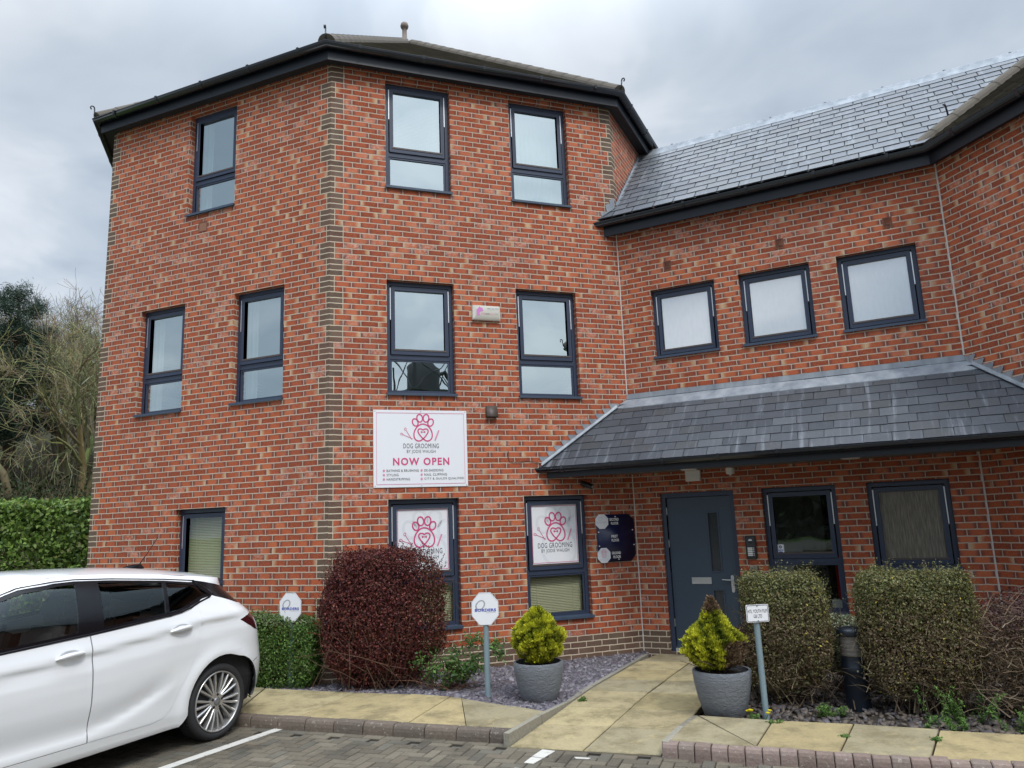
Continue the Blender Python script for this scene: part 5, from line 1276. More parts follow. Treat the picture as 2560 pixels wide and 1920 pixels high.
def tuft(name, label, x, y, r, h, n, pal, z=.0, flowers=0, group='green weeds along the pavement edge'):
    t = thing(name, label, 'weed', (x, y, z), 0, group); m_ = max(3, n // 45); sp_ = np.stack([rng.normal(0, r * .55, m_), rng.normal(0, r * .35, m_), np.zeros(m_)], 1)
    k = rng.integers(0, m_, n * 2); hh = rng.random(n * 2) ** 1.3 * h * (.45 + .55 * rng.random(m_))[k]; lean = rng.normal(0, .5, (m_, 2))[k]
    p = sp_[k] + np.stack([lean[:, 0] * hh + rng.normal(0, .014, n * 2), lean[:, 1] * hh + rng.normal(0, .014, n * 2), hh + .004], 1); nr = np.tile([0., -.3, .95], (n * 2, 1))
    V, F_, cc = leaves_np(p, nr, .026, .009, pick(pal, n * 2) * (.55 + .6 * (hh / h))[:, None], .8); np_mesh('leaves', V, F_, MLEAF, t, cc)
    for k in range(flowers):
        q = Vector((random.uniform(-r, r) * 1.1, random.uniform(-r, r) * .5, h * random.uniform(.9, 1.7))); mb = MB(); mb.tube([(q.x * .6, q.y * .6, 0), q], .0025, 5, col=(.12, .20, .05)); s_ = mb.build('flower_stalk', MTWIG, t)
        mb = MB(); mb.lathe([(0, .004), (.017, .006), (.02, .014), (.012, .018), (0, .016)], 10, Matrix.Translation(q), col=(.62, .50, .01)); mb.build('flower_head', MLEAF, s_)
    return t
WG = [(.10, .20, .035), (.14, .26, .05), (.07, .14, .025), (.17, .28, .08)]
tuft('dandelion', 'yellow-flowered dandelion at the foot of the small bay sign', 2.04, 6.97, .085, .05, 170, WG, .02, 6, None)
tuft('weed', 'bright green weed at the foot of the first clipped shrub', 2.70, 7.05, .13, .14, 420, WG)
tuft('weed', 'tall bright green weed growing up through the broader clipped shrub', 3.66, 6.72, .20, .30, 700, WG)
tuft('weed', 'low green weed on the pavement edge before the broader clipped shrub', 3.40, 6.52, .16, .09, 420, WG)
tuft('weed', 'green weed between the broader clipped shrub and the twiggy shrub', 4.02, 6.42, .14, .20, 420, WG)
tuft('weed', 'green weed at the pavement edge under the twiggy shrub', 4.55, 6.12, .20, .16, 520, WG)
tuft('weed', 'small grass tuft beside the path edging on the slate bed', .56, 8.0, .05, .045, 120, WG)
tuft('weed', 'tiny weed in the open joint between the right-hand paving slabs', 2.08, 6.77, .035, .03, 70, WG, .035)
tuft('weed', 'mossy weed in the slab joint below the bollard light', 2.50, 6.31, .022, .022, 80, WG, .035)
tuft('weed', 'mossy weed in the right-hand slab joint near the frame edge', 3.10, 6.13, .025, .022, 90, WG, .035)

# ================================================================== BACKGROUND: beech hedge, wooded bank
def bank_h(x, y): return -.10 + max(0., y - 19) * .30 + .5 * math.sin(x * .21) * min(1, max(0, y - 19) / 6) + .25 * math.sin(x * .6 + y * .3) * min(1, max(0, y - 19) / 6)
def bank_mat(g):
    p = g.geo(); n = g.noise(p, .5, 6, .7); n2 = g.noise(p, 9, 5, .7)
    g.out(g.pbsdf(g.mix(n2, g.mix(g.step(n, .35, .65), (.022, .036, .012), (.05, .038, .024)), (.06, .048, .03)), .95, 0, .2, g.bump(n2, 1., .15)))
MBANK = mat('leaf_litter_bank', bank_mat)
mb = MB(); xs_ = np.linspace(-75, 40, 70); ys_ = np.concatenate([np.linspace(18.5, 40, 26), np.linspace(42, 90, 14)])
mb.grid([[(x, y, bank_h(x, min(y, 62)) - .02) for y in ys_] for x in xs_]); o_ = mb.build('hillside', MBANK, smooth=True); tag(o_, kind='structure')
bm = bmesh.new(); bm.from_mesh(o_.data); bmesh.ops.recalc_face_normals(bm, faces=bm.faces); bm.to_mesh(o_.data); bm.free()
t = thing('beech_hedge', 'tall clipped green beech hedge behind the tower', 'hedge', (-10.6, 16.0, -.1), R(3))
p, nr = shell(52000, (2.9, .62, 1.36), 8., .25, .16, .06, 71, 3.2); p[:, 2] += 1.36
c = pick([(.115, .195, .034), (.165, .265, .052), (.07, .13, .027), (.235, .34, .085), (.29, .30, .13)], len(p), [.32, .28, .2, .15, .05])
lw = (p[:, 2] < 1.2) & (rng.random(len(p)) < .3); c[lw] = pick([(.10, .085, .05), (.06, .06, .03)], lw.sum())
V, F_, cc = leaves_np(p, nr, .105, .062, c); np_mesh('foliage', V, F_, MLEAF, t, cc)
mb = MB(); twigs(mb, 500, (0, 0, .0), (1.4, .25, .3), 1.9, .016, [(.09, .075, .055), (.13, .11, .08)], 1.5); mb.build('stems', MTWIG, t)

def bare_tree(name, label, x, y, h, seed, cols, stems=1, lean=0., depth=4, group='bare trees on the wooded bank'):
    r_ = random.Random(seed); z = bank_h(x, y) - .1; t = thing(name, label, 'tree', (x, y, z), 0, group); tr, cw = MB(), MB()
    def grow(p, v, L, rad, lev):
        n = 4; pts = [p]; rads = [rad]
        for k in range(n):
            v = (v + Vector((r_.gauss(0, .19), r_.gauss(0, .19), r_.gauss(.01, .12)))).normalized(); pts.append(pts[-1] + v * L / n); rads.append(max(rad * (1 - .38 * (k + 1) / n), .008))
        (tr if lev < 2 else cw).tube(pts, rads, 7 if lev == 0 else 5 if lev == 1 else 3, col=tuple(c * r_.uniform(.8, 1.2) for c in r_.choice(cols)), cap=False)
        if lev >= depth: return
        kids = r_.choice((4, 5)) if lev < 3 else r_.choice((5, 6, 7))
        for k in range(kids):
            i = r_.randint(max(1, n - 2), n) if k else n; b = pts[i]; an = r_.uniform(0, 6.28); sp_ = (r_.uniform(.30, .75) if lev < 2 else r_.uniform(.45, 1.1)) if k else r_.uniform(.05, .30)
            a = v.cross(Vector((math.cos(an), math.sin(an), .2))).normalized(); w = (v * math.cos(sp_) + a * math.sin(sp_)); w.z += .04; grow(b, w.normalized(), L * r_.uniform(.52, .78), rads[i] * (r_.uniform(.62, .82) if lev == 0 else r_.uniform(.5, .70)), lev + 1)
    for s_ in range(stems):
        an = r_.uniform(0, 6.28); grow(Vector((math.cos(an) * .25 * (stems > 1), math.sin(an) * .2 * (stems > 1), 0)), Vector((lean + .16 * math.cos(an) * (stems > 1), .1 * math.sin(an), 1)).normalized(), h * .40, h * (.016 if stems > 1 else .019), 0)
    tr.build('trunk', MBARK, t, smooth=True); cw.build('crown', MBARK, t); return t
GB = [(.24, .23, .11), (.20, .185, .10), (.28, .26, .14), (.155, .135, .085)]; BB = [(.24, .21, .16), (.19, .165, .125), (.28, .245, .195)]; RB = [(.24, .18, .155), (.20, .145, .125), (.28, .22, .19)]
bare_tree('bare_tree', 'mossy bare tree with several pale stems close to the tower edge', -17.0, 29.5, 8.8, 2, GB, 4)
bare_tree('bare_tree', 'slim mossy bare tree standing left of the pale multi-stemmed tree', -18.6, 28.0, 8.2, 5, GB, 1)
bare_tree('bare_tree', 'mossy bare tree at the left edge behind the beech hedge', -20.6, 29.0, 7.6, 9, GB, 2)
bare_tree('bare_tree', 'bushy olive bare tree filling the middle of the bank', -20.4, 33.5, 8.4, 14, GB, 3)
bare_tree('bare_tree', 'greyish bare tree on the upper bank beside the tower', -19.6, 35.0, 8.8, 21, BB, 3)
bare_tree('bare_tree', 'greyish bare tree highest on the bank next to the wall line', -22.2, 39.0, 8.6, 27, BB, 3)
bare_tree('bare_tree', 'tall reddish bare tree rising above the wood', -25.2, 40.5, 10.2, 33, RB, 2)
bare_tree('bare_tree', 'pinkish bare tree at the top left behind the pine', -28.4, 41.5, 8.8, 39, RB, 2)
bare_tree('bare_tree', 'olive bare tree halfway up the bank at the left', -23.2, 34.0, 7.6, 57, GB, 3)
bare_tree('bare_tree', 'brownish bare tree between the olive tree and the tower', -18.6, 31.5, 7.6, 63, GB, 2)
bare_tree('bare_tree', 'thin olive bare tree just below the pine', -22.0, 36.5, 8.0, 71, GB, 2)
def pine(name, label, x, y, h, r, seed):
    z = bank_h(x, y) - .1; t = thing(name, label, 'tree', (x, y, z), 0, 'dark pines on the bank'); r_ = random.Random(seed)
    mb = MB(); mb.tube([(0, 0, 0), (.05, 0, h * .5), (0, .05, h)], [.16, .11, .03], 8, col=(.11, .075, .05)); pts = []
    for k in range(75):
        zz_ = h * r_.uniform(.30, .98); an = r_.uniform(0, 6.28); L = r * (1.15 - zz_ / h) * r_.uniform(.6, 1.2) + .3; e = Vector((math.cos(an) * L, math.sin(an) * L, zz_ + L * .25)); mb.tube([(0, 0, zz_), e * .5 + Vector((0, 0, zz_ * .5 - .0)), e], [.035, .02, .01], 4, col=(.10, .075, .05))
        for q in range(9): f = r_.uniform(.35, 1.05); pts.append(np.array([e.x * f, e.y * f, zz_ + (e.z - zz_) * f]) + rng.normal(0, .16, 3))
    mb.build('trunk', MBARK, t); pts = np.array(pts); p = np.repeat(pts, 60, 0) + rng.normal(0, .13, (len(pts) * 60, 3)); d_ = rng.normal(0, 1, (len(p), 3)) + np.array([0, 0, .8])
    V, F_, cc = leaves_np(p, d_, .17, .022, pick([(.035, .065, .04), (.05, .085, .055), (.025, .045, .03)], len(p)), .5); np_mesh('crown', V, F_, MLEAF, t, cc)
pine('pine_tree', 'dark green pine rising behind the left end of the beech hedge', -20.5, 30.2, 8.5, 2.3, 4)
pine('pine_tree', 'second dark pine at the left edge, lower and partly cut by the frame', -21.2, 29.4, 6.6, 2.0, 8)
# the rest of the wood along the bank, out of the photograph's view
n = 60000; x = np.where(rng.random(n) < .6, rng.uniform(-75, -30, n), rng.uniform(-12, 40, n)); y = rng.uniform(23, 52, n); z = np.array([bank_h(a, b) for a, b in zip(x, y)]) + rng.uniform(0, 1, n) ** .7 * (6 + 1.5 * np.sin(x * .5) + 1.2 * np.sin(y * .8))
d_ = np.stack([rng.normal(0, .55, n), rng.normal(0, .55, n), np.ones(n)], 1); d_ /= np.linalg.norm(d_, axis=1, keepdims=True); sd = np.cross(d_, rng.normal(0, 1, (n, 3))); sd /= np.linalg.norm(sd, axis=1, keepdims=True); p = np.stack([x, y, z], 1); L = rng.uniform(.5, 1.6, (n, 1))
V = np.stack([p - sd * .02, p + sd * .02, p + d_ * L + sd * .006, p + d_ * L - sd * .006], 1).reshape(-1, 3); tag(np_mesh('bare_wood', V, np.arange(4 * n).reshape(n, 4), MTWIG, cols=np.repeat(pick([(.17, .16, .09), (.13, .115, .075), (.20, .185, .11), (.10, .10, .05)], n), 4, 0)), 'bare wood covering the rest of the bank beyond the tower', 'woodland', kind='stuff')
# tangle of brambles, saplings and ivy under the trees: one mass nobody could count
V_, F__, c_, off = [], [], [], 0; mb = MB()
for _ in range(650):
    y = random.uniform(20, 38); x = -random.uniform(.55, .80) * y; z = bank_h(x, y)
    v = Vector((random.gauss(0, .35), random.gauss(0, .2), 1)).normalized(); L = random.uniform(.6, 2.2); q = Vector((x, y, z)); pts = [q, q + v * L * .5 + Vector((random.gauss(0, .12), 0, 0)), q + v * L + Vector((random.gauss(0, .3), 0, 0))]
    mb.tube(pts, [.022, .014, .006], 3, col=random.choice([(.12, .11, .06), (.15, .13, .08), (.09, .075, .05), (.17, .16, .08)]), cap=False)
tag(mb.build('undergrowth_stems', MTWIG), 'tangle of thin saplings and brambles under the bare trees', 'undergrowth', kind='stuff')
n = 16000; y = rng.uniform(19.5, 30, n); x = -rng.uniform(.52, .82, n) * y; z = np.array([bank_h(a, b) for a, b in zip(x, y)]) + np.abs(rng.normal(0, .55, n))
V, F_, cc = leaves_np(np.stack([x, y, z], 1), np.tile([0, -.4, .8], (n, 1)), .16, .10, pick([(.03, .055, .016), (.05, .085, .022), (.025, .04, .014), (.08, .07, .035)], n)); tag(np_mesh('undergrowth', V, F_, MLEAF, cols=cc), 'ivy and bramble leaves covering the lower bank', 'undergrowth', kind='stuff')
# what stands across the car park, behind the camera: it shows in the window panes
t = thing('process_tower', 'dark industrial tank tower across the car park, mirrored in a first-floor tower window', 'tower', (31.5, -41.5, -.1))
MIRON = plain('dark_iron', (.03, .033, .036), .7, var=.2)
mb = MB(); mb.lathe([(0, 9.5), (.6, 9.6), (1.5, 11.2), (1.5, 16.8), (.9, 17.6), (0, 17.7)], 24); mb.build('tank', MIRON, t, angle=40)
mb = MB(); mb.box((-2.6, -2.2, 14.2), (5.2, 0, 0), (0, 4.4, 0), (0, 0, .25)); mb.build('platform', MIRON, t)
for a, b in ((-2.2, -1.8), (2.2, -1.8), (2.2, 1.8), (-2.2, 1.8)):
    mb = MB(); mb.tube([(a, b, 0), (a, b, 17)], .13, 8); mb.build('leg', MIRON, t)
for (a, b), (c, d_) in (((-2.2, 1.8), (2.2, 1.8)), ((-2.2, -1.8), (-2.2, 1.8)), ((2.2, -1.8), (2.2, 1.8))):
    for z in (3.5, 7.2, 10.6, 14.3): mb = MB(); mb.tube([(a, b, z), (c, d_, z + 3.6)], .06, 6); mb.tube([(c, d_, z), (a, b, z + 3.6)], .06, 6); mb.build('brace', MIRON, t)
mb = MB(); mb.tube([(1.4, 0, 16.2), (2.6, 0, 16.6), (3.1, 0, 15.6), (3.1, 0, 9)], .28, 10); mb.build('pipe', MIRON, t, smooth=True)
n = 46000; x = rng.uniform(-70, 75, n); hh = 6.0 + 2.2 * np.sin(x * .13) + 1.4 * np.sin(x * .37 + 1) + .8 * np.sin(x * .9); z = hh * rng.uniform(0, 1, n); y = -34 - .006 * x * x * .3 + rng.normal(0, 1.2, n)
V, F_, cc = leaves_np(np.stack([x, y, z], 1), np.tile([0, 1., .4], (n, 1)), .75, .5, pick([(.03, .045, .018), (.045, .065, .025), (.025, .032, .016), (.06, .055, .03)], n)); tag(np_mesh('far_treeline', V, F_, MLEAF, cols=cc), 'dark line of trees across the car park behind the viewpoint', 'treeline', kind='stuff')
# ================================================================== CAR
from mathutils.geometry import delaunay_2d_cdt
CH = R(65.)
ch = Vector((-math.cos(CH), -math.sin(CH))); cn_ = Vector((-ch.y, ch.x))
HW = .93
ws = Vector((-2.83, 7.21)) + ch * (-.107)            # foot of the rear wheel on the near side plane
co = ws - cn_ * HW
CAR = thing('parked_car', 'white five-door hatchback parked tail to the kerb at the left', 'car', (co.x, co.y, LOT), math.atan2(ch.y, ch.x))
def interp(x, T): return float(np.interp(x, [a for a, _ in T], [b for _, b in T]))
SEC = [(.15, .84), (.22, .885), (.32, .905), (.45, .913), (.60, .925), (.75, .931), (.86, .929), (.92, .917), (.965, .909), (.995, .922), (1.03, .915), (1.09, .895), (1.17, .874), (1.25, .835), (1.32, .795), (1.40, .745), (1.46, .70), (1.52, .645), (1.56, .58)]
XE = [(.15, -.66), (.25, -.72), (.35, -.79), (.50, -.815), (.62, -.815), (.70, -.80), (.90, -.765), (1.02, -.72), (1.07, -.665), (1.2, -.52), (1.32, -.40), (1.36, -.36), (1.38, -.39), (1.42, -.40), (1.5, -.30), (1.6, -.2)]
XF = [(.15, 3.55), (.3, 3.66), (.5, 3.72), (.7, 3.69), (.8, 3.58), (.86, 3.42), (1.0, 3.05), (1.1, 2.8), (1.6, 2.2)]
LQ, PW = .95, 2.9
SZ = np.linspace(.1, 1.62, 761); SY = np.interp(SZ, [a for a, _ in SEC], [b for _, b in SEC]); kk = np.exp(-.5 * (np.arange(-14, 15) / 4.5) ** 2); kk /= kk.sum()
SY = np.convolve(np.pad(SY, 14, 'edge'), kk, 'valid')
XE = [(z, float(np.mean([np.interp(z + d_, [a for a, _ in XE], [b for _, b in XE]) for d_ in np.linspace(-.03, .03, 7)]))) for z in np.linspace(.15, 1.6, 150)]
def ycar(x, z):
    k = min(1, max(0, (z - .5) / .35)) * min(1, max(0, (1.22 - z) / .14)); k = k * k * (3 - 2 * k)
    zz = z - (interp(x, [(-.6, 1.12), (.245, 1.068), (1.3, .975), (2.0, .93), (3.6, .84)]) - 1.0) * k
    y = float(np.interp(zz, SZ, SY))
    r_ = math.hypot(x + .02, z - .34); y += .022 * math.exp(-((r_ - .42) / .07) ** 2) if z > .2 else 0
    r_ = math.hypot(x - 2.82, z - .34); y += .018 * math.exp(-((r_ - .42) / .07) ** 2) if z > .2 else 0
    # light catcher sweeping up to the rear wheel
    zl = .30 + .30 * max(0, 1.35 - x) ** 1.6; y -= .021 * (math.exp(-((z - zl - .10) / .11) ** 2) if z > zl + .10 else math.exp(-((z - zl - .10) / .045) ** 2)) * min(1, max(0, (x - .45) / .3)) * min(1, max(0, (2.6 - x) / .4))
    return y
def cpt(q, z, side=1, off=0.):
    """sheet coordinates (q runs along the flank and wraps round both ends) to car space"""
    xe, xf = interp(z, XE), interp(z, XF); xs, xg = xe + .62, xf - .75
    if q < xs:
        th = min(1., (xs - q) / LQ) * math.pi / 2; t = math.sin(th) ** (2 / PW); x = xs - (xs - xe) * t; k = max(0., math.cos(th)) ** (2 / PW)
    elif q > xg:
        th = min(1., (q - xg) / LQ) * math.pi / 2; t = math.sin(th) ** (2 / PW); x = xg + (xf - xg) * t; k = max(0., math.cos(th)) ** (2 / PW)
    else: x, k = q, 1.
    return Vector((x, (ycar(x, z) - off) * k * side, z))
def toq(x, z):
    xe, xf = interp(z, XE), interp(z, XF); xs, xg = xe + .62, xf - .75
    if x < xs: return xs - LQ * math.asin(min(1, ((xs - x) / (xs - xe)) ** (PW / 2))) / (math.pi / 2)
    if x > xg: return xg + LQ * math.asin(min(1, ((x - xg) / (xf - xg)) ** (PW / 2))) / (math.pi / 2)
    return x
def insd(p, poly):
    r = False; n = len(poly)
    for i in range(n):
        a, b = poly[i], poly[(i + 1) % n]
        if (a[1] > p[1]) != (b[1] > p[1]) and p[0] < (b[0] - a[0]) * (p[1] - a[1]) / (b[1] - a[1]) + a[0]: r = not r
    return r
def dens(poly, s=.03):
    out = []
    for a, b in zip(poly, poly[1:] + poly[:1]):
        n = max(1, int(math.hypot(b[0] - a[0], b[1] - a[1]) / s)); out += [(a[0] + (b[0] - a[0]) * k / n, a[1] + (b[1] - a[1]) * k / n) for k in range(n)]
    return out
def smooth_poly(poly, it=2):
    for _ in range(it):
        q = []
        for a, b in zip(poly, poly[1:] + poly[:1]): q += [(a[0] * .75 + b[0] * .25, a[1] * .75 + b[1] * .25), (a[0] * .25 + b[0] * .75, a[1] * .25 + b[1] * .75)]
        poly = q
    return poly
def inset(poly, w):
    ar = sum(a[0] * b[1] - a[1] * b[0] for a, b in zip(poly, poly[1:] + poly[:1])); sg = 1 if ar > 0 else -1; out = []; n = len(poly)
    for i in range(n):
        p, q, r = poly[i - 1], poly[i], poly[(i + 1) % n]
        n1 = (-(q[1] - p[1]), q[0] - p[0]); n2 = (-(r[1] - q[1]), r[0] - q[0]); l1 = math.hypot(*n1); l2 = math.hypot(*n2); a = (n1[0] / l1, n1[1] / l1); b = (n2[0] / l2, n2[1] / l2); k = 1 + a[0] * b[0] + a[1] * b[1]
        out.append((q[0] + sg * w * (a[0] + b[0]) / k, q[1] + sg * w * (a[1] + b[1]) / k))
    return out
def sheet(outer, holes=(), step=.035, off=0., sides=(1, -1), lip=0.):
    """trimmed flank panel: 2D outline in (q, z) triangulated and bent onto the body"""
    mb = MB(); vs, es = [], []
    for poly in [outer] + list(holes):
        d_ = dens(poly); i0 = len(vs); vs += d_; es += [(i0 + k, i0 + (k + 1) % len(d_)) for k in range(len(d_))]
    x0, x1 = min(p[0] for p in outer), max(p[0] for p in outer); z0, z1 = min(p[1] for p in outer), max(p[1] for p in outer)
    x = x0 + step / 2
    while x < x1:
        z = z0 + step / 2
        while z < z1:
            if insd((x, z), outer) and not any(insd((x, z), h) for h in holes): vs.append((x, z))
            z += step
        x += step
    V_, _, F_, *_ = delaunay_2d_cdt([Vector(p) for p in vs], es, [], 0, 1e-5)
    V_ = [tuple(v) for v in V_]
    keep = []
    for f_ in F_:
        c = (sum(V_[i][0] for i in f_) / len(f_), sum(V_[i][1] for i in f_) / len(f_))
        if insd(c, outer) and not any(insd(c, h) for h in holes): keep.append(f_)
    mb.nrm = []
    def nr_(q, z, s):
        h = .004; a = cpt(q + h, z, s, off) - cpt(q - h, z, s, off); b = cpt(q, z + h, s, off) - cpt(q, z - h, s, off); n = b.cross(a) * s
        if n.length < 1e-12: return (-1, 0, 0)
        n.normalize(); return tuple(-n if n.y * s < -.2 else n)
    for s in sides:
        mb.nrm += [nr_(q, z, s) for q, z in V_]
        i0 = len(mb.v); mb.v += [tuple(cpt(q, z, s, off)) for q, z in V_]
        for f_ in keep:
            g_ = tuple(i0 + i for i in f_); mb.f.append(g_[::-1] if s > 0 else g_); mb.uv.append(None); mb.uv2.append(None); mb.c.append(None); mb.mi.append(0)
        if lip:
            for poly in [outer] + list(holes):
                d_ = dens(poly); P_ = [[cpt(q, z, s, off) for q, z in d_], [cpt(q, z, s, off + lip) for q, z in d_]]; mb.grid(P_, closed_v=True); mb.nrm += [nr_(q, z, s) for q, z in d_] * 2
    return mb
def car_paint(g):
    p = g.obj(); x, y, z = g.xyz(p); n = g.noise(p, 3.5, 4)
    d_ = g.m('MULTIPLY', g.m('SUBTRACT', 1., g.step(g.m('ADD', z, g.m('MULTIPLY', n, .16)), .22, .52)), .16)
    g.out(g.pbsdf(g.mix(d_, (.80, .81, .82), (.52, .49, .43)), .28, 0., .5, None, Coat_Weight=1., Coat_Roughness=.04))
MPAINTW = mat('white_car_paint', car_paint)
MCBLK = plain('gloss_black_trim', (.006, .006, .008), .20, spec=.3); MRUB = plain('tyre_rubber', (.022, .022, .023), .75, var=.2, scale=14)
MALLOY = plain('silver_alloy', (.52, .51, .50), .30, metal=.75, var=.06); MUNDER = plain('underbody_black', (.008, .008, .009), .9); MSEAT = plain('charcoal_seat', (.06, .06, .064), .85, var=.2)
MCGLASS = glass_mat('tinted_car_glass', .05, (.74, .79, .77)); MCGLASS2 = glass_mat('dark_car_glass', .06, (.16, .19, .19))
MTAIL = plain('smoked_tail_lamp', (.045, .006, .008), .08, var=.3, coat=1.); MTAILR = plain('red_tail_lamp', (.30, .012, .015), .10, coat=1.)
MCHROME = plain('chrome', (.75, .75, .76), .12, metal=1.)

arc = lambda cx_, cz_, r, a0, a1, n=16: [(cx_ + r * math.cos(R(a0 + (a1 - a0) * k / n)), cz_ + r * math.sin(R(a0 + (a1 - a0) * k / n))) for k in range(n + 1)]
AR = .385
# greenhouse lines
belt = [(2.66, 1.02), (1.96, 1.076), (1.28, 1.115), (.56, 1.166)]
dlo_top = [(2.66, 1.06), (2.42, 1.17), (2.12, 1.31), (1.93, 1.395), (1.67, 1.484), (1.49, 1.508), (1.31, 1.512), (1.0, 1.495), (.50, 1.452), (.215, 1.415)]
dlo = [(2.66, 1.02)] + dlo_top + [(.16, 1.365), (.10, 1.305), (.13, 1.275), (.20, 1.245), (.32, 1.205), (.44, 1.18), (.56, 1.166), (1.28, 1.115), (1.96, 1.076)]
wedge = [(toq(x, z), z) for x, z in ((.205, 1.432), (.0, 1.392), (-.16, 1.358), (-.28, 1.340))] + [(cp_, z) for cp_, z in ((-.735, 1.335), (-.735, 1.16))] + [(toq(x, z), z) for x, z in ((-.42, 1.165), (-.28, 1.185), (-.13, 1.232), (.0, 1.268), (.075, 1.295), (.13, 1.345))]
tail_l = [(toq(x, z), z) for x, z in ((-.235, 1.03), (-.33, 1.052), (-.46, 1.075), (-.585, 1.078), (-.67, 1.0), (-.71, .905), (-.67, .875), (-.55, .89), (-.44, .92), (-.33, .975))]
fd = [(1.298, .305), (1.294, .6), (1.304, .95), (1.312, 1.095), (1.96, 1.062), (2.48, 1.018), (2.52, .95), (2.47, .72), (2.40, .45), (2.37, .305)]
rd = [(1.2965, .305), (1.2925, .6), (1.3025, .95), (1.3105, 1.097), (.57, 1.148), (.44, 1.163), (.33, 1.187), (.245, 1.22), (.225, 1.12), (.245, .98), (.29, .82), (.37, .66), (.46, .52), (.52, .40), (.60, .325), (.72, .305)]
zr_top = [(a, b + .042) for a, b in dlo_top]
def rail(x): return interp(x, [(-.40, 1.415), (-.2, 1.428), (0, 1.447), (.215, 1.472), (.50, 1.505), (1.0, 1.543), (1.31, 1.558), (1.6, 1.545), (1.9, 1.45), (2.12, 1.36), (2.42, 1.22), (2.66, 1.10), (2.8, 1.02), (3.1, .945), (3.4, .885), (3.6, .82)])
topline = [(toq(x, rail(x)), rail(x)) for x in (3.58, 3.4, 3.1, 2.8, 2.66, 2.42, 2.12, 1.9, 1.6, 1.31, 1.0, .75, .50, .215, .0, -.12, -.2)]
rear = [(-.72, 1.40), (-.735, 1.30), (-.835, 1.12), (-1.0, 1.05), (-1.10, .98), (-1.13, .7), (-1.14, .5), (-1.12, .32), (-1.03, .24), (-.85, .235)]
rear = [(interp(z, XE) + .62 - LQ, z) for z in (1.405, 1.37, 1.3, 1.2, 1.1, 1.0, .9, .75, .6, .45, .33, .26)]
front = [(interp(z, XF) - .75 + LQ, z) for z in (.24, .35, .5, .65, .78, .82)]
outl = topline + rear + [(toq(-.47, .265), .265)] + [(toq(-.40, .30), .30)] + arc(-.02, .36, AR, 190, -10, 20) + [(.43, .215), (1.3, .20), (2.3, .20), (2.40, .22)] + arc(2.82, .36, AR, 190, -10, 20) + [(toq(3.30, .22), .22)] + front
head_l = [(toq(x, z), z) for x, z in ((3.615, .72), (3.45, .79), (3.2, .83), (3.15, .77), (3.35, .69), (3.58, .645))]
grl = [(interp(z, XF) - .75 + LQ * .985, z) for z in (.68, .5)] + [(toq(3.50, .5), .5), (toq(3.46, .60), .60)]
mb = sheet(outl, [dlo, wedge, tail_l, fd, rd, head_l, grl], .04, lip=.025)
mb.build('body', MPAINTW, CAR, smooth=True)
# roof, windscreen and bonnet as one crowned skin, cut by material into parts
def zc_line(x): return interp(x, [(-.44, 1.432), (-.2, 1.475), (0, 1.510), (.25, 1.545), (.5, 1.572), (.8, 1.592), (1.2, 1.605), (1.6, 1.610), (1.9, 1.598), (2.05, 1.572), (2.3, 1.455), (2.6, 1.275), (2.85, 1.12), (2.95, 1.07), (3.2, 1.02), (3.45, .955), (3.62, .87), (3.70, .80)])
def skin(x0, x1, yk=1., y_in=0., n=40):
    mb = MB(); P_ = []
    for x in np.linspace(x0, x1, n):
        xr_ = min(x, 3.58); zr_ = rail(x); q = toq(max(x, -.345), zr_); e = cpt(q, zr_); yr = e.y if x > -.345 else max(e.y * (1 - ((-.345 - x) / .4) ** 2), .2); z_c = max(zc_line(x), zr_ + .004); row = []
        for k in np.linspace(-1, 1, 31):
            f_ = k * yk; row.append((x if x > -.345 else x + .10 * abs(f_) ** 3, yr * f_, zr_ + (z_c - zr_) * (1 - abs(f_) ** 2.5)))
        P_.append(row)
    mb.grid(P_); return mb
skin(-.44, 2.04).build('roof_panel', MPAINTW, CAR, smooth=True); skin(2.04, 2.86, .94).build('windscreen', MCGLASS, CAR, smooth=True)
skin(2.86, 3.64).build('bonnet', MPAINTW, CAR, smooth=True)
mb = MB()   # underside of the spoiler
mb.grid([[(x, y * k, 1.425 - (.06 if x > -.40 else .0)) for k in np.linspace(-1, 1, 9)] for x, y in ((-.40, .30), (-.30, .42), (-.10, .50))]); mb.build('spoiler_underside', MCBLK, CAR)
# windscreen pillars
for s in (1, -1):
    mb = MB(); P_ = []
    for x in np.linspace(2.04, 2.86, 20):
        zr_ = rail(x); e = cpt(x, zr_, s); z_c = zc_line(x); P_.append([(x, e.y * f_, zr_ + (z_c - zr_) * (1 - f_ ** 2.5)) for f_ in (1., .97, .94)])
    mb.grid(P_); mb.build('windscreen_pillar', MPAINTW, CAR, smooth=True)
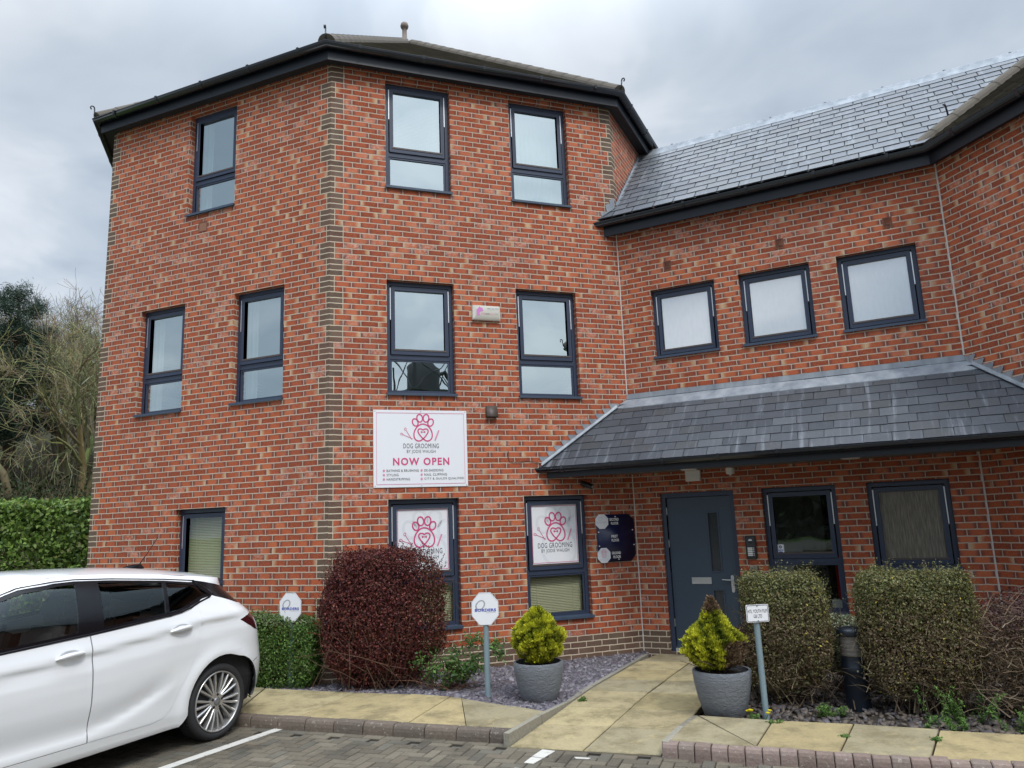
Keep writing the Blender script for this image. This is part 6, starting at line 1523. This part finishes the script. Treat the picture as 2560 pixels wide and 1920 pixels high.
# glass and black trim in the flanks
gf = [(2.50, 1.07), (2.36, 1.165), (2.10, 1.285), (1.93, 1.368), (1.67, 1.455), (1.50, 1.482), (1.318, 1.488), (1.408, 1.127), (1.96, 1.095)]
gr = [(1.120, 1.485), (1.0, 1.478), (.515, 1.434), (.585, 1.184), (1.190, 1.140)]
gq = [(.482, 1.430), (.24, 1.396), (.175, 1.348), (.135, 1.303), (.23, 1.262), (.34, 1.222), (.45, 1.196), (.548, 1.186)]
dl_in = [(a + (1.2 - a) * .000, b) for a, b in dlo]
mb = sheet(dl_in, [gf, gr, gq], .04, off=.006, lip=.02); mb.build('window_trim', MCBLK, CAR, smooth=True)
for nm, s in (('door', 1), ('door', -1)):
    for poly, g_, hx, hz in ((fd, gf, 1.49, .985), (rd, gr, .465, 1.045)):
        d_ = sheet(inset(poly, .0038), [], .035, sides=(s,), lip=.008).build('door', MPAINTW, CAR, smooth=True)
        sheet(g_, [], .05, off=.012, sides=(s,)).build('side_window', MCGLASS, d_, smooth=True)
        h_ = MB(); pts = []
        for k in range(11):
            u = k / 10; x = hx - .115 + .23 * u; z = hz - .008 * (u - .5) * 2 - .014 * (2 * u - 1) ** 2; y = ycar(x, z) + .030 * math.sin(math.pi * min(max(u * 1.15 - .05, 0), 1)) ** .6 + .004; pts.append(Vector((x, y * s, z)))
        h_.tube(pts, [.007, .013, .016, .017, .017, .017, .017, .017, .016, .013, .007], 10); h_.build('door_handle', MPAINTW, d_, smooth=True)
        h_ = MB(); h_.grid([[(hx + .085 * math.cos(t) * r_, (ycar(hx, hz) + .0025 - .010 * (1 - r_)) * s, hz + .032 * math.sin(t) * r_) for t in np.linspace(0, 2 * math.pi, 24, endpoint=False)] for r_ in (1., .8, .4, .02)], closed_v=True); h_.build('handle_recess', plain('shaded_white_paint', (.62, .63, .65), .3), d_, smooth=True)
for s in (1, -1): sheet(gq, [], .05, off=.012, sides=(s,)).build('quarter_window', MCGLASS2, CAR, smooth=True)
sheet(wedge, [], .04, off=.004).build('rear_window', plain('black_rear_glass', (.006, .006, .008), .18, spec=.25, var=.0), CAR, smooth=True)
for s in (1, -1):
    tl = sheet(tail_l, [], .03, off=-.002, sides=(s,), lip=.02).build('tail_light', MTAIL, CAR, smooth=True)
    q2 = [(toq(x, z), z) for x, z in ((-.50, 1.048), (-.585, 1.052), (-.648, .99), (-.675, .93), (-.61, .945), (-.55, .965))]
    sheet(q2, [], .03, off=-.006, sides=(s,)).build('red_lens', MTAILR, tl, smooth=True)
# chrome-free seal above the windows and bumper seam
for s in (1, -1):
    mb = MB(); mb.tube([cpt(a, b + .012, s, -.003) for a, b in dlo_top[1:]], .005, 6); mb.build('window_seal', MCBLK, CAR, smooth=True)
    mb = MB(); mb.tube([cpt(a, b - .008, s, .002) for a, b in ((2.62, 1.025), (2.3, 1.053), (1.96, 1.076), (1.6, 1.098), (1.28, 1.115), (.9, 1.143), (.56, 1.166), (.44, 1.18), (.32, 1.205), (.20, 1.245), (.13, 1.275), (.10, 1.305))], .010, 6); mb.build('belt_moulding', MCBLK, CAR, smooth=True)
    mb = MB(); mb.tube([cpt(toq(x, z), z, s, .001) for x, z in ((-.40, .62), (-.48, .635), (-.56, .655), (-.66, .69), (-.69, .74))], .0025, 5); mb.build('bumper_seam', MCBLK, CAR)
# inner shell, floor, arches
mb = MB()
for s in (1, -1):
    P_ = [[cpt(q, z, s, .05) for q in np.linspace(-.75, 3.6, 40)] for z in (.26, .5, .8, 1.0)]; mb.grid(P_)
mb.face([(-.40, -.70, .26), (3.3, -.70, .26), (3.3, .70, .26), (-.40, .70, .26)]); mb.face([(-.5, -.8, .95), (.35, -.8, .95), (.35, .8, .95), (-.5, .8, .95)]); mb.face([(2.55, -.8, .98), (3.3, -.7, .9), (3.3, .7, .9), (2.55, .8, .98)])
mb.build('inner_shell', MUNDER, CAR)
for cx_ in (-.02, 2.82):
    for s in (1, -1):
        mb = MB(); P_ = [[(cx_ + (AR + .004) * math.cos(a), y * s, .36 + (AR + .004) * math.sin(a)) for a in np.linspace(R(-8), R(188), 24)] for y in (.85, .60)]; mb.grid(P_); mb.face([P_[1][k] for k in range(24)]); mb.build('wheel_arch_liner', MUNDER, CAR)
# cabin
for x, y in ((1.45, .38), (1.45, -.38), (.45, .42), (.45, -.42)):
    mb = MB(); rt_ = Matrix.Rotation(R(-14), 3, 'Y'); mb.bevel_box((x - .06, y, .86), (.16, .50, .62), .06, rt_); mb.bevel_box((x + .22, y, .52), (.52, .50, .20), .06)
    st = mb.build('seat', MSEAT, CAR, smooth=False); mb = MB(); mb.bevel_box((x - .17, y, 1.29 if x > 1 else 1.25), (.11, .27, .19), .045, rt_); mb.build('headrest', MSEAT, st)
mb = MB(); mb.bevel_box((2.35, 0, .88), (.5, 1.5, .25), .08); mb.build('dashboard', MSEAT, CAR)
mb = MB(); mb.tube([(1.98 + .0 * math.cos(a), .38 + .18 * math.cos(a), .98 + .17 * math.sin(a)) for a in np.linspace(0, 2 * math.pi, 25)], .015, 8, cap=False); mb.build('steering_wheel', MSEAT, CAR, smooth=True)
# mirrors
for s in (1, -1):
    mb = MB(); c = Vector((2.30, (ycar(2.30, 1.05) + .14) * s, 1.12)); P_ = []
    for x, r_ in ((-.085, .05), (-.08, .085), (-.02, .10), (.06, .085), (.10, .03)): P_.append([c + Vector((x, 1.25 * r_ * math.cos(a), .80 * r_ * math.sin(a))) for a in np.linspace(0, 2 * math.pi, 16, endpoint=False)])
    mb.grid(P_, closed_v=True); mb.face(P_[-1]); mi_ = mb.build('door_mirror', MPAINTW, CAR, smooth=True); mb = MB(); mb.face(P_[0]); mb.build('mirror_glass', MCHROME, mi_)
    mb = MB(); mb.tube([c + Vector((.0, -.05 * s, -.05)), Vector((2.34, ycar(2.34, 1.03) * s, 1.03))], [.035, .03], 8); mb.build('mirror_stalk', MCBLK, mi_)
# aerial
mb = MB(); b = Vector((.26, 0, zc_line(.26) - .004))
for k in range(8):
    pass
P_ = []
for x, w, h in ((.15, .012, .012), (.08, .030, .034), (0, .036, .046), (-.08, .032, .046), (-.11, .02, .02)): P_.append([b + Vector((x, w * math.cos(a), max(0, h * math.sin(a)))) for a in np.linspace(0, math.pi, 9)])
mb.grid(P_); mb.face(P_[-1]); an_ = mb.build('aerial_base', MCBLK, CAR, smooth=True)
mb = MB(); mb.tube([b + Vector((-.07, 0, .04)), b + Vector((-.16, 0, .15)), b + Vector((-.27, 0, .295))], [.006, .004, .003], 6); mb.build('aerial_rod', MCBLK, an_)
# front lamps and grille so the nose is complete
for s in (1, -1):
    sheet(head_l, [], .04, off=.004, sides=(s,)).build('headlight', plain('headlamp_glass', (.45, .48, .5), .1, coat=1.), CAR, smooth=True)
sheet(grl, [], .04, off=.012).build('grille', MCBLK, CAR, smooth=True)
# sill shadow strip
# wheels
def wheel(x, s):
    Mw = Matrix.Translation(Vector((x, s * .905, .334))) @ (Matrix.Rotation(R(-90), 4, 'X') if s > 0 else Matrix.Rotation(R(90), 4, 'X'))
    w = MB(); w.lathe([(.262, -.19), (.30, -.205), (.326, -.19), (.335, -.15), (.336, -.10), (.335, -.05), (.326, -.012), (.305, .002), (.285, .003), (.270, -.004), (.264, -.015), (.262, -.19)], 56, Mw); wo = w.build('wheel', MRUB, CAR, angle=50)
    w = MB()
    for k in range(56):      # tread blocks
        a = 2 * math.pi * k / 56
        for z0_, z1_ in ((-.17, -.12), (-.085, -.035)):
            w.face([Mw @ Vector((.3375 * math.cos(a + b_), .3375 * math.sin(a + b_), z_)) for b_, z_ in ((.0, z0_), (.035, z0_), (.055, z1_), (.02, z1_))])
    w.build('tread', MUNDER, wo)
    w = MB(); w.lathe([(.264, -.01), (.262, .0), (.255, .001), (.250, -.006), (.246, -.03), (.236, -.06), (.225, -.14), (.10, -.15)], 56, Mw); w.build('rim', MALLOY, wo, smooth=True)
    w = MB(); w.lathe([(0, -.11), (.225, -.11)], 30, Mw); w.build('brake_disc', MUNDER, wo)
    w = MB()
    for k in range(5):
        for dj, sk in ((-.46, -.05), (-.16, -.02), (.16, .02), (.46, .05)):
            a = 2 * math.pi * k / 5 + dj * .95 + .25; ai = 2 * math.pi * k / 5 + dj * .62 + .25
            for r0, a0_, r1, a1_, w0, w1 in ((.055, ai, .252, a, .010, .0135),):
                p0 = Vector((r0 * math.cos(a0_), r0 * math.sin(a0_), -.028)); p1 = Vector((r1 * math.cos(a1_), r1 * math.sin(a1_), -.018)); t = (p1 - p0).normalized(); sd = Vector((-t.y, t.x, 0)); pm = (p0 + p1) / 2 + Vector((0, 0, .006))
                P_ = []
                for p, ww in ((p0, w0), (pm, (w0 + w1) / 2), (p1, w1)): P_.append([Mw @ (p - sd * ww + Vector((0, 0, -.05))), Mw @ (p - sd * ww * .85), Mw @ (p - sd * ww * .35 + Vector((0, 0, .006))), Mw @ (p + sd * ww * .35 + Vector((0, 0, .006))), Mw @ (p + sd * ww * .85), Mw @ (p + sd * ww + Vector((0, 0, -.05)))])
                w.grid(P_)
    w.lathe([(.075, -.05), (.072, -.022), (.05, -.018), (.036, -.020)], 30, Mw); w.build('spokes', MALLOY, wo, angle=35)
    w = MB(); w.lathe([(.036, -.022), (.034, -.012), (.02, -.010), (0, -.010)], 24, Mw); w.build('hub_cap', plain('grey_hub_cap', (.22, .22, .23), .3, metal=.5), wo, smooth=True)
    w = MB()
    for k in range(5):
        a = 2 * math.pi * k / 5 + .25 + .63; c = Vector((.057 * math.cos(a), .057 * math.sin(a), -.026)); w.lathe([(.011, 0), (.011, .012), (.008, .014), (0, .012)], 10, Mw @ Matrix.Translation(c))
    w.build('wheel_bolts', MUNDER, wo)
for x in (0., 2.82):
    for s in (1, -1): wheel(x, s)
